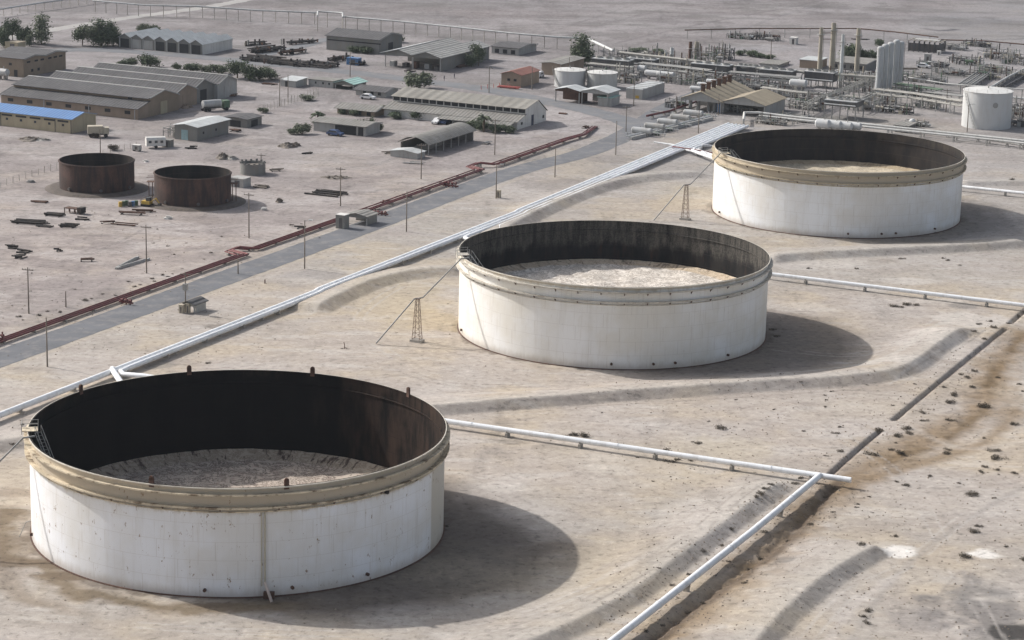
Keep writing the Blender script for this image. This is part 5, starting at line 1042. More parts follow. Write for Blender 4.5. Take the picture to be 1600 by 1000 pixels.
# ---------------------------------------------------------------- scrap, stacks, heaps
def stack(u, v, L, n_, label, m='dwood', ang=None, r=.16, layers=2, name='pipe_stack', spread=.45, h0=.0):
    if 380 < u < 565 and v < 108: layers, r, n_ = 4, .2, int(n_*1.7)
    P = G(u, v); rr = random.Random(int(u*7+v)); t = thing(name, label, 'stack', P, RZ if ang is None else math.radians(ang))
    for k in range(n_):
        y = (k-n_/2)*spread*rr.uniform(.8, 1.2); a = rr.uniform(-.06, .06); dx = rr.uniform(-.6, .6); z = h0+.2+.3*rr.randrange(layers); l = L*rr.uniform(.6, 1)/2
        MB().tube([(dx-l, y-l*a, z), (dx+l, y+l*a, z+rr.uniform(-.05, .1))], r*rr.uniform(.7, 1.2), 6).build('pipe', M[m], t)
    for x in (-L*.3, L*.3): MB().box(x-.12, x+.12, -n_*spread*.55, n_*spread*.55, 0, .14+h0).build('sleeper', M['dwood'], t)
    if layers == 4:
        for k in range(int(L*1.2)): x = rr.uniform(-L/2, L/2); y = rr.uniform(-.5, .5)*n_*spread; q = MB().box(x-.18, x+.18, y-.25, y+.25, 0, rr.uniform(.8, 1.9)); q.build('upright_scrap', M[rr.choice(('dwood', 'dwood', 'steel', 'rust'))], t)
    return t
for a in [(48, 349, 8, 7, 'black pipe stack, longest of the scrap left of the rusty tanks', 'dwood', -14), (85, 337, 5, 5, 'black scrap bars above the longest stack', 'dwood', -14), (72, 354, 4, 4, 'short black scrap behind the left end', 'dwood', -14), (108, 354, 4, 6, 'black scrap bundle right of the longest stack', 'dwood', -10),
          (127, 343, 3.4, 3, 'flat dark scrap below the steel table frame', 'dwood', -10), (168, 349, 4, 2, 'thin rusty bars on the sand, middle', 'rust', 15), (197, 352, 6, 2, 'one long thin rusty bar right of the thin bars', 'rust', -14), (205, 335, 7, 3, 'long brown pipes in front of the two rusty tanks', 'rust', -8),
          (225, 331, 5, 2, 'brown planks in front of the right-hand rusty tank', 'rust', -6), (65, 316, 4, 3, 'brown scrap below the left-hand rusty tank', 'rust', -12), (20, 387, 2.2, 5, 'black coil of hose near the left edge, upper', 'dwood', 0), (38, 394, 3, 6, 'black scrap heap near the left edge, middle', 'dwood', -20), (33, 403, 2, 5, 'black coil near the left edge, lower', 'dwood', -20), (92, 392, 1.2, 3, 'small dark scrap on its own on the sand', 'dwood', 10),
          (135, 430 if False else 408, 3.4, 2, 'faint brown board on the grey soil', 'rust', 10), (515, 303, 9, 12, 'stack of dark pipes laid like a grid under the pole', 'dwood', None), (605, 317, 3, 3, 'red-brown scrap above the red pipelines', 'rust', None), (470, 357, 2.0, 3, 'small dark slab above the red pipelines', 'dwood', 0),
          (410, 95, 14, 10, 'long row of dark scrap pipes beside the bushes', 'dwood', None), (455, 101, 16, 10, 'front row of dark scrap in the yard', 'dwood', None), (500, 104, 12, 9, 'right end of the front row of dark scrap', 'dwood', None), (415, 80, 14, 8, 'slanting dark scrap row at the left of the yard', 'dwood', 50),
          (458, 84, 12, 4, 'short dark rack of pipes inside the scrap yard', 'rust', 48), (530, 94, 10, 5, 'dark scrap along the right side of the yard', 'dwood', 55), (470, 68, 14, 4, 'dark scrap at the back of the yard', 'dwood', 40), (400, 70, 10, 5, 'dark scrap at the back left of the yard', 'dwood', 40),
          (560, 101, 5, 6, 'scrap around the blue container', 'dwood', None), (720, 104, 8, 7, 'scrap along the wall of the open sheds', 'rust', 60), (795, 138, 8, 3, 'red-brown bars before the red-roofed house', 'redp', -26), (350, 150, 8, 8, 'rusty heaps of scrap at the end of the big warehouse', 'rust', 30), (650, 262 if False else 256, 5, 2, 'pale concrete beams before the curved carport', 'lgrey', -10),
          (1040, 178, 8, 2, 'thin dark pipes on the soil at the junction', 'steel', -26), (1345, 62, 6, 3, 'dark scrap on the far plain', 'dwood', 0), (410, 293, 4, 5, 'brown scrap on the sand right of the concrete box', 'rubble', -20), (430, 267, 3, 4, 'scrap bush right of the round cistern', 'rubble', 20)]: stack(*a)
for i, (u0, v0, u1, v1) in enumerate([(181, 421, 216, 403), (183, 421, 233, 406)]):
    A_, Bq = G(u0, v0), G(u1, v1); d = Bq-A_; t = MB().box(0, d.length, -.22, .22, 0, .4).box(d.length*.1, d.length*.9, -.1, .1, .4, .5).build('concrete_beam', M['lgrey'], loc=A_); t.rotation_euler = (0, 0, math.atan2(d.y, d.x)); tag(t, ('upper of two fallen concrete beams touching at one end', 'lower of two fallen concrete beams touching at one end')[i], 'beam')
# table-like frame
P = G(117, 333); t = thing('steel_table', 'rusty table-like steel frame on the sand left of the rusty tanks', 'frame', P, RZ)
MB().box(-2.2, 2.0, -.9, .9, 1.0, 1.15).build('top', M['rust'], t)
for x in (-2.1, -.7, .7, 1.9):
    for y in (-.8, .8): MB().box(x-.07, x+.07, y-.07, y+.07, 0, 1.0).build('leg', M['rust'], t)
MB().box(1.2, 2.4, -.9, .7, .3, 1.5).build('hopper', M['dwood'], t)
def heap(u, v, rx, ry, h, label, m='rubble', seed=0):
    P = G(u, v); r = random.Random(seed+int(u)); vs = []; fs = []; N, K = 22, 7
    for i in range(K+1):
        for j in range(N):
            a = 2*math.pi*j/N; q = 1-i/K; s_ = 1+.25*math.sin(a*3+seed)+r.uniform(-.1, .1); vs.append((rx*q*math.cos(a)*s_, ry*q*math.sin(a)*s_, -.05+h*(1-q*q)*r.uniform(.7, 1.15)*(i > 0)))
    for i in range(K):
        for j in range(N): fs.append((i*N+j, i*N+(j+1) % N, (i+1)*N+(j+1) % N, (i+1)*N+j))
    mb = MB().add(vs, fs)
    for k in range(14):
        a, q = r.uniform(0, 6.28), r.uniform(0, .9); x, y, z = rx*q*math.cos(a), ry*q*math.sin(a), h*(1-q*q)*.8; s_ = r.uniform(.1, .3); mb.box(x-s_, x+s_, y-s_*.7, y+s_*.7, z, z+s_)
    o = mb.build('rubble_heap', M[m], loc=P); return tag(o, label, 'heap')
for a in [(348, 248, 1.6, 1.5, 1.5, 'dark steep rubble heap on the open sand', 'rubble'), (362, 249, 1.8, 1.2, .9, 'lower sandy heap touching the dark rubble heap', 'conc'), (47, 219, 3.0, 2.4, .9, 'low dark mound before the cream warehouse', 'rubble'), (63, 219, 2.6, 1.6, .6, 'flatter mound right of the low dark mound', 'conc'),
          (449, 230, 2.4, 1.6, 1.2, 'mound with a broken frame in the middle of the open sand', 'rubble'), (462, 228, 1.2, 1.0, .9, 'small mound right of the mound with a broken frame', 'rubble'), (228, 234 if False else 253, .8, .6, .25, 'tiny white heap behind the rusty tanks', 'white'), (48, 285, .9, .6, .5, 'small white heap left of the rusty tanks', 'lgrey'), (262, 342, .9, .7, .5, 'small white heap in front of the right-hand rusty tank', 'white'),
          (412, 328, .7, .6, .4, 'tiny white heap right of the rusty tanks', 'white'), (436, 316, .8, .7, .9, 'little dark heap on the sand, right of the tiny white heap', 'rubble'), (525, 278, 3.6, 2.0, .5, 'flat scrubby heap behind the stack of dark pipes', 'rubble'), (290, 462 if False else 168, 2, 2, .9, 'reddish rubble beside the big warehouse', 'brick')]: heap(*a)

for a in [(236, 172, 3, 4, 'rusty bars against the front of the big warehouse', 'rust', -26), (420, 132, 5, 4, 'brown scrap at the end of the bush row', 'rust', -26), (300, 232, 3, 4, 'dark scrap below the grey block shed', 'dwood', 10), (368, 205, 3, 5, 'scrap in front of the dark open shed', 'rust', -26), (690, 150, 6, 3, 'pale pipes on the verge of the side road', 'lgrey', -40), (880, 178, 3, 3, 'small scrap before the two pavilions', 'rust', -26),
          (610, 240, 4, 3, 'planks behind the small hut of the carport', 'rubble', 20), (760, 225, 3, 3, 'loose pipes beside the curved carport', 'steel', 64), (480, 240, 2.4, 3, 'dark bits on the open sand below the grey house', 'dwood', 30), (1010, 250, 2, 2, 'short pipes lying by the bundle', 'steel', 64), (915, 200, 3, 3, 'bars near the end of the red pipelines', 'rust', 64), (1330, 90, 5, 4, 'scrap at the foot of the far dark trees', 'rust', 0),
          (1420, 108, 6, 5, 'brown clutter left of the pale cabinet', 'rubble', 0), (1495, 92, 6, 6, 'dark pipes on the ground in the far right yard', 'steel', -26), (640, 112, 4, 5, 'dark scrap before the open shed, left', 'dwood', 64), (665, 118, 3, 4, 'dark scrap before the open shed, right', 'dwood', 64)]: stack(*a)
for k, (u0, v0, h0_, u1, v1, h1_) in enumerate([(45, 490, 8.6, 229, 427, 9), (229, 427, 9, 389, 372, 9), (389, 372, 9, 532, 322, 8.4), (532, 322, 8.4, 658, 280, 8), (658, 280, 8, 773, 242, 8), (773, 242, 8, 978, 206, 6)]):
    A_, B_ = G(u0, v0), G(u1, v1); mb = MB()
    for o_ in (-.9, .9):
        mb.tube([((B_-A_)*(i/12)+Vector((0, o_, h0_+(h1_-h0_)*i/12-1.4*4*(i/12)*(1-i/12)))) for i in range(13)], .016, 3)
    tag(mb.build('overhead_wire', M['dsteel'], loc=A_), 'thin overhead wires of the '+('first', 'second', 'third', 'fourth', 'fifth', 'sixth')[k]+' span of the pole line, counted from the left', 'wire', 'overhead wires')
# ---------------------------------------------------------------- vehicles
def car(u, v, label, m, rz, van=False, cat='car'):
    P = G(u, v); t = thing('parked_car', label, cat, P, rz); L, Wd = 4.4, 1.75
    prof = [(-L/2, .35), (-L/2, .9), (-L*.42, .98), (-L*.30, 1.5 if not van else 1.9), (L*.12 if not van else L*.42, 1.5 if not van else 1.9), (L*.27 if not van else L*.46, .98), (L*.47, .85), (L/2, .6), (L/2, .35)]
    MB().prism(prof, -Wd/2, Wd/2, 'y').build('body', m, t)
    MB().prism([(-L*.36, 1.0), (-L*.28, 1.42), (L*.10, 1.42), (L*.22, 1.0)], -Wd/2-.01, Wd/2+.01, 'y').build('window', M['glass'], t)
    for x in (-L*.31, L*.31):
        for y in (-Wd/2, Wd/2): MB().tube([(x, y-.12, .33), (x, y+.12, .33)], .33, 12).build('wheel', M['tyre'], t)
    for y in (-.55, .55): MB().box(L/2-.02, L/2+.02, y-.2, y+.2, .6, .75).build('headlight', M['glass'], t)
    return t
car(684, 193, 'white car parked left of a dark blue car under the warehouse awning', M['carw'], math.radians(-115)); car(697, 193, 'dark blue car parked right of the white car under the awning', M['carb'], math.radians(-115))
car(524, 212, 'blue car in the open porch of the grey house', M['carb'], RZ); car(575, 155, 'white car before the wide dark-roofed house', M['carw'], RZ); car(842, 121, 'white van beside the brown-walled house', M['carw'], math.radians(-110), True, 'van')
car(1443, 106, 'white pickup in the far yard near the pale cabinet', M['carw'], RZ)
P = G(333, 173); t = thing('tanker_truck', 'tanker truck with a grey cylindrical tank and greenish cab before the big warehouse', 'truck', P, math.radians(30))
mb = MB().lathe([(.01, -3.2), (1.0, -3.0), (1.05, 0), (1.0, 2.2), (.01, 2.4)], 16); mb.v = [(z, y, 2.0+x) for x, y, z in mb.v]; mb.build('tank', M['galv'], t)
MB().box(2.7, 4.5, -1.1, 1.1, .7, 2.7).build('cab', M['greenp'], t); MB().box(-3.3, 4.4, -.5, .5, .7, .95).build('chassis', M['dsteel'], t); MB().box(4.49, 4.53, -.9, .9, 1.7, 2.4).build('windscreen', M['glass'], t)
for x in (-2.6, -1.5, 3.6):
    for y in (-1, 1): MB().tube([(x, y-.15, .5), (x, y+.15, .5)], .5, 12).build('wheel', M['tyre'], t)
P = G(152, 214); t = thing('box_truck', 'old cream box truck beside the blue-roofed warehouse', 'truck', P, math.radians(12))
MB().box(-2.4, 1.4, -1.1, 1.1, 1.0, 2.9).build('cargo_box', M['cream'], t); MB().box(1.5, 2.9, -1.05, 1.05, .8, 2.5).build('cab', M['cream'], t); MB().box(-2.3, 2.8, -.5, .5, .6, .8).build('chassis', M['dsteel'], t); MB().box(2.89, 2.93, -.9, .9, 1.6, 2.3).build('windscreen', M['glass'], t)
for x in (-1.6, 2.1):
    for y in (-1, 1): MB().tube([(x, y-.15, .5), (x, y+.15, .5)], .5, 12).build('wheel', M['tyre'], t)
P = G(243, 231); t = thing('caravan', 'white round-roofed caravan on the sand behind the rusty tanks', 'caravan', P, math.radians(18))
MB().prism([(-1.1, .6), (1.1, .6), (1.15, 2.2), (.8, 2.7), (0, 2.9), (-.8, 2.7), (-1.15, 2.2)], -2.4, 2.4).build('body', M['white'], t)
for x in (-1.5, 0, 1.4): MB().box(x-.35, x+.35, -1.17, -1.1, 1.4, 2.0).build('window', M['glass'], t)
for y in (-1, 1): MB().tube([(0, y-.12, .4), (0, y+.12, .4)], .4, 10).build('wheel', M['tyre'], t)
simple_box('generator', 'dark generator right behind the white caravan', 'generator', 262, 229, 2.4, 1.8, 1.7, 'grey'); simple_box('water_cart', 'little white cart left of the white caravan', 'cart', 214, 236, 2.0, 1.2, 1.5, 'lgrey', 'white', True)
skid(268, 213, 3, 3, 2.6, 'open scrap shelves left of the grey block shed', 91, group='scrap racks')
hvessel(4, 124, 3.5, 1.1, 'pale tank lying by the brown block building at the left edge', M['galv'], group='lying tanks')
P = G(231, 322); t = thing('excavator', 'small yellow digger at the foot of the right-hand rusty tank', 'digger', P, math.radians(-20))
MB().box(-1.2, .8, -.8, .8, .5, 1.2).build('body', M['yellow'], t); MB().box(-.2, .7, -.5, .5, 1.2, 2.0).build('cab', M['glass'], t)
for y in (-.8, .8): MB().box(-1.3, 1.0, y-.2, y+.2, 0, .5).build('track', M['tyre'], t)
MB().tube([(.8, 0, 1), (2.0, 0, 1.9), (2.9, 0, .8)], .14, 6).build('boom', M['yellow'], t); MB().box(2.6, 3.2, -.4, .4, .3, .9).build('bucket', M['dsteel'], t)
for k in range(6):
    P = G(188+k*5, 323-(k % 3)); t = thing('oil_drum', 'upright drum in the row between the two rusty tanks', 'drum', P, 0, 'drums between the rusty tanks')
    m_ = M[('yellow', 'greenp', 'greenp', 'dsteel', 'bluep', 'greenp')[k]]; t['label'] = ('yellow drum at the left end of the drum row between the rusty tanks', 'dark green drum second in the drum row between the rusty tanks', 'dark green drum third in the drum row between the rusty tanks', 'dark grey drum fourth in the drum row between the rusty tanks', 'blue drum fifth in the drum row between the rusty tanks', 'dark green drum at the right end of the drum row between the rusty tanks')[k]
    MB().lathe([(.42, 0), (.42, 1.1), (.38, 1.1), (.01, 1.08)], 14).build('barrel', m_, t); MB().lathe([(.42, .5), (.45, .53), (.42, .56)], 14).build('hoop', m_, t)

# ---------------------------------------------------------------- people
def person(u, v, label, rz):
    P = G(u, v); J = [(0, 0, .95), (0, 0, 1.2), (0, 0, 1.42), (0, 0, 1.52), (0, 0, 1.64), (0, .02, 1.74), (.10, 0, .9), (.12, .06, .5), (.12, .02, .06), (.12, .14, .04), (-.10, 0, .9), (-.12, -.06, .5), (-.12, -.12, .06), (-.12, 0, .04), (.2, 0, 1.4), (.26, .03, 1.12), (.27, .1, .88), (-.2, 0, 1.4), (-.26, -.03, 1.12), (-.27, .06, .88)]
    E_ = [(0, 1), (1, 2), (2, 3), (3, 4), (4, 5), (0, 6), (6, 7), (7, 8), (8, 9), (0, 10), (10, 11), (11, 12), (12, 13), (2, 14), (14, 15), (15, 16), (2, 17), (17, 18), (18, 19)]
    R_ = [.14, .13, .15, .06, .10, .08, .09, .065, .045, .04, .09, .065, .045, .04, .06, .045, .035, .06, .045, .035]
    me = bpy.data.meshes.new('person'); me.from_pydata(J, E_, []); o = bpy.data.objects.new('person', me); SC.collection.objects.link(o); o.location = P; o.rotation_euler = (0, 0, rz); me.materials.append(M['cloth'])
    md = o.modifiers.new('skin', 'SKIN'); lay = me.skin_vertices[0].data if me.skin_vertices else me.attributes.new('skin', 'FLOAT', 'POINT')
    for i, r in enumerate(R_):
        me.skin_vertices[0].data[i].radius = (r, r*.85)
    me.skin_vertices[0].data[0].use_root = True; o.modifiers.new('sub', 'SUBSURF').levels = 1
    return tag(o, label, 'person')
try:
    person(694, 127, 'person in dark clothes walking on the road verge, left of another walker', 1.0); person(710, 123, 'person in dark clothes standing on the verge, right of another walker', 2.0)
except Exception as e: print('person', e)

# ---------------------------------------------------------------- trees
def foliage(seed, blobs, n, sz, flat=.0):
    r = random.Random(seed); vs = []; fs = []
    tot = sum(b[3]*b[4] for b in blobs)
    for bx, by, bz, rr, rz_ in blobs:
        for k in range(int(n*rr*rz_/tot)):
            a, c_ = r.uniform(0, 2*math.pi), r.uniform(-.75, 1); q = r.random()**.35; s_ = math.sqrt(1-c_*c_)
            p = Vector((bx+rr*q*s_*math.cos(a), by+rr*q*s_*math.sin(a), bz+rz_*q*c_)); p += Vector((r.gauss(0, .08), r.gauss(0, .08), r.gauss(0, .08)))
            nn = Vector((r.gauss(0, 1), r.gauss(0, 1), r.gauss(0, 1)+.6)).normalized(); t1 = nn.orthogonal().normalized(); t2 = nn.cross(t1); l, w2 = sz*r.uniform(.5, 1.2), sz*r.uniform(.3, .7); i = len(vs)
            vs += [p-t1*l-t2*w2*.3, p+t2*w2, p+t1*l+t2*w2*.2, p-t2*w2]; fs.append((i, i+1, i+2, i+3))
    return MB().add(vs, fs)
TREES = {}
def tree_proto(kind, seed):
    r = random.Random(seed)
    if kind == 'bush': bl = [(r.uniform(-.35, .35), r.uniform(-.35, .35), r.uniform(.3, .6), r.uniform(.18, .34), r.uniform(.16, .32)) for _ in range(11)]; f_ = foliage(seed, bl, 1900, .07); tr = MB(); [tr.tube([(0, 0, 0), (b[0]*.5, b[1]*.5, b[2]*.6), (b[0], b[1], b[2])], .02, 4, r2=.006) for b in bl[:6]]
    elif kind == 'tall': bl = [(r.uniform(-.1, .1)*(1.2-z), r.uniform(-.1, .1), z, .16*(1.15-z*.8)*r.uniform(.7, 1.3), .11) for z in (.18, .27, .36, .45, .54, .63, .72, .8, .87, .93)]; f_ = foliage(seed, bl, 2000, .036); tr = MB().tube([(0, 0, 0), (.01, 0, .5), (0, .01, .92)], .022, 6, r2=.006)
    elif kind == 'round': bl = [(r.uniform(-.32, .32), r.uniform(-.32, .32), r.uniform(.38, .8), r.uniform(.14, .25), r.uniform(.12, .2)) for _ in range(18)]; f_ = foliage(seed, bl, 2000, .052); tr = MB(); tr.tube([(0, 0, 0), (0, 0, .4)], .035, 6, r2=.025); [tr.tube([(0, 0, .3), (b[0]*.6, b[1]*.6, b[2]*.8), b[:3]], .018, 4, r2=.005) for b in bl[:8]]
    elif kind == 'palm':
        tr = MB().tube([(0, 0, 0), (.01, 0, .35), (0, 0, .62)], .05, 8, r2=.04); vs = []; fs = []
        for k in range(38):
            a = r.uniform(0, 6.28); el = r.uniform(-.2, 1.2); L = r.uniform(.3, .42); prev = None
            for j in range(7):
                q = j/6; rad = L*q*math.cos(el); z = .62+L*q*math.sin(el)-.22*q*q; w_ = .05*(math.sin(math.pi*min(1, q+.15)))+.004; ca, sa = math.cos(a), math.sin(a)
                c_ = len(vs); vs += [(rad*ca-w_*sa, rad*sa+w_*ca, z-.02), (rad*ca, rad*sa, z+.012), (rad*ca+w_*sa, rad*sa-w_*ca, z-.02)]
                if prev is not None: fs += [(prev, prev+1, c_+1, c_), (prev+1, prev+2, c_+2, c_+1)]
                prev = c_
        f_ = MB().add(vs, fs)
    return f_, tr
def tree(u, v, hpx, wpx, kind, label, m='leaf', seed=0, cat='tree', group='trees and bushes of the compound'):
    P = G(u, v); k = ppm(P); h = hpx/k; w_ = wpx/k
    key = (kind, seed % 3, m)
    root = thing({'bush': 'bush', 'tall': 'tall_tree', 'round': 'tree', 'palm': 'palm_tree'}[kind], label, cat, P, random.uniform(0, 6.28), group)
    if key not in TREES:
        f_, tr = tree_proto(kind, seed % 3+10); a = f_.build('crown', M[m], root); b = tr.build('trunk', M['bark'], root); TREES[key] = (a.data, b.data)
    else:
        for nm, d in zip(('crown', 'trunk'), TREES[key]): o = bpy.data.objects.new(nm, d); SC.collection.objects.link(o); o.parent = root
    bw = {'bush': 1.1, 'tall': .34, 'round': .95, 'palm': .75}[kind]; root.scale = (w_/bw, w_/bw, h/1.0 if kind != 'bush' else h/.85)
T_ = [(65, 69, 45, 20, 'tall', 'tall slim tree standing alone left of the big tree group', 'leaf2', 0), (20, 66, 36, 26, 'round', 'broad tree behind the cream shack', 'leaf', 1), (6, 74, 26, 24, 'bush', 'bush at the upper left edge below the broad tree', 'leaf', 2), (38, 68, 24, 24, 'bush', 'bush right of the cream shack', 'leaf', 1), (46, 72, 20, 14, 'bush', 'small bush touching the slim tree from the left', 'leaf2', 0), (2, 62, 20, 18, 'bush', 'bush at the edge above the cream shack', 'leaf2', 1),
      (129, 71, 34, 28, 'round', 'rounded tree at the left end of the group before the zigzag sheds', 'leaf2', 0), (146, 72, 30, 22, 'round', 'second tree of the group before the zigzag sheds', 'leaf2', 1), (158, 72, 40, 24, 'tall', 'tallest tree of the group before the zigzag sheds', 'leaf', 1), (168, 72, 32, 24, 'round', 'fourth tree of the group before the zigzag sheds', 'leaf', 2), (177, 71, 36, 14, 'tall', 'slim tree at the right end of the group', 'leaf', 2), (186, 72, 22, 14, 'bush', 'dark bush at the corner of the zigzag sheds', 'leaf', 0),
      (222, 57, 20, 18, 'round', 'small tree peeping over the zigzag roof, left', 'leaf2', 1), (243, 57, 16, 24, 'bush', 'bush peeping over the zigzag roof, right', 'leaf', 1),
      (192, 104, 10, 18, 'bush', 'leftmost low bush behind the big warehouse', 'leaf', 0), (207, 104, 12, 22, 'bush', 'second low bush behind the big warehouse', 'leaf', 1), (234, 105, 19, 32, 'bush', 'largest dark green bush behind the big warehouse', 'leaf', 2), (275, 108, 9, 16, 'bush', 'small bush on its own behind the warehouse ridge', 'leaf', 0), (298, 112, 13, 26, 'bush', 'bush right of the small lone bush', 'leaf', 1),
      (322, 114, 12, 24, 'bush', 'low olive bush between two darker ones', 'leaf2', 0), (342, 115, 14, 28, 'bush', 'olive bush left of the big dark bushes', 'leaf2', 1), (371, 122, 29, 32, 'round', 'big dark bush at the right end of the warehouse', 'leaf', 2), (390, 126, 26, 28, 'bush', 'second big dark bush by the road', 'leaf', 0), (405, 126, 20, 24, 'bush', 'third dark bush by the road', 'leaf', 1), (422, 124, 17, 28, 'bush', 'bright green bush at the right end of the row', 'leaf2', 2),
      (656, 139, 23, 42, 'bush', 'big round bush behind the long pale warehouse', 'leaf2', 1), (497, 196, 30, 28, 'palm', 'palm beside the grey house', 'leaf', 0), (500, 197, 14, 22, 'bush', 'dark growth at the foot of the palm by the grey house', 'leaf', 0), (472, 210, 15, 26, 'bush', 'olive bush left of the grey house', 'leaf2', 1), (458, 210, 9, 16, 'bush', 'small bush left of the olive bush', 'leaf2', 2), (562, 206, 18, 26, 'bush', 'bush in front of the dark porch', 'leaf', 2), (580, 205, 20, 20, 'bush', 'bush at the right corner of the grey house', 'leaf', 0), (590, 206, 12, 16, 'bush', 'scruffy bush right of the grey house', 'leaf2', 1),
      (535, 178, 9, 16, 'bush', 'low bush before the brown-roofed house, left', 'leaf', 0), (552, 180, 9, 20, 'bush', 'low bush before the brown-roofed house, middle', 'leaf', 1), (603, 176, 12, 20, 'bush', 'bush left of the rounded one by the long warehouse', 'leaf2', 2), (632, 181, 18, 28, 'round', 'rounded tree before the long warehouse wall', 'leaf', 0), (652, 186, 12, 22, 'bush', 'hedge bush left of the parked cars', 'leaf', 1), (618, 185, 10, 24, 'bush', 'low hedge under the rounded tree', 'leaf', 2), (670, 184, 14, 18, 'bush', 'bush beside the awning', 'leaf2', 0),
      (756, 206, 36, 30, 'palm', 'palm in front of the long pale warehouse', 'leaf2', 1), (740, 200, 13, 22, 'bush', 'hedge left of the palm by the long warehouse', 'leaf', 0), (755, 204, 14, 24, 'bush', 'hedge below the palm by the long warehouse', 'leaf', 1), (775, 207, 12, 24, 'bush', 'hedge right of the palm by the long warehouse', 'leaf', 2), (795, 208, 12, 22, 'bush', 'hedge at the corner of the long warehouse', 'leaf', 0),
      (748, 103, 34, 22, 'round', 'dark tree against the wall of the open sheds', 'leaf', 1), (736, 104, 18, 18, 'bush', 'dark bush left of the dark tree at the open sheds', 'leaf', 2), (620, 66, 12, 22, 'bush', 'bush behind the dark grey warehouse', 'leaf', 0), (575, 84, 11, 24, 'bush', 'dark bush before the dark grey warehouse, right', 'leaf', 1), (556, 82, 10, 22, 'bush', 'dark bush before the dark grey warehouse, left', 'leaf', 2), (816, 80, 10, 16, 'bush', 'bush at the end of the long low shed', 'leaf', 0),
      (911, 102, 46, 24, 'tall', 'tall leafy tree behind the closed white tanks', 'leaf', 1), (903, 100, 30, 22, 'round', 'rounded lower tree beside the tall leafy one', 'leaf', 2), (918, 96, 20, 22, 'bush', 'bush right of the tall leafy tree', 'leaf2', 0), (1325, 94, 24, 34, 'bush', 'dark tree clump between the two right chimneys', 'leaf', 1), (1352, 95, 17, 24, 'bush', 'dark tree clump right of the four chimneys', 'leaf', 2), (1366, 94, 14, 18, 'bush', 'dark bush left of the silo tops', 'leaf', 0), (1376, 72, 10, 16, 'bush', 'small tree behind the silo tops', 'leaf', 1),
      (1157, 86, 8, 18, 'bush', 'first dark bush of the far hedge', 'leaf', 0), (1172, 88, 9, 20, 'bush', 'second dark bush of the far hedge', 'leaf', 1), (1188, 90, 7, 20, 'bush', 'third dark bush of the far hedge', 'leaf', 2), (1204, 92, 7, 18, 'bush', 'last dark bush of the far hedge', 'leaf', 0), (1000, 82, 6, 30, 'bush', 'low green growth behind the fat raised pipe', 'leaf', 1), (1030, 83, 6, 24, 'bush', 'low green growth right behind the thin standpipes', 'leaf', 2), (480, 157, 9, 24, 'bush', 'straggly bush in the corner of the pen', 'leaf2', 0), (412, 176, 8, 16, 'bush', 'straggly bush at the left end of the pen fence', 'leaf2', 1),
      (178, 235, 9, 20, 'bush', 'dry bush behind the left-hand rusty tank', 'dry', 0), (150, 215, 7, 12, 'bush', 'low scrub under the cream box truck', 'dry', 1)]
for i, a in enumerate(T_): tree(*a[:6], a[6], a[7], 'bush' if a[4] == 'bush' else ('palm' if a[4] == 'palm' else 'tree'))
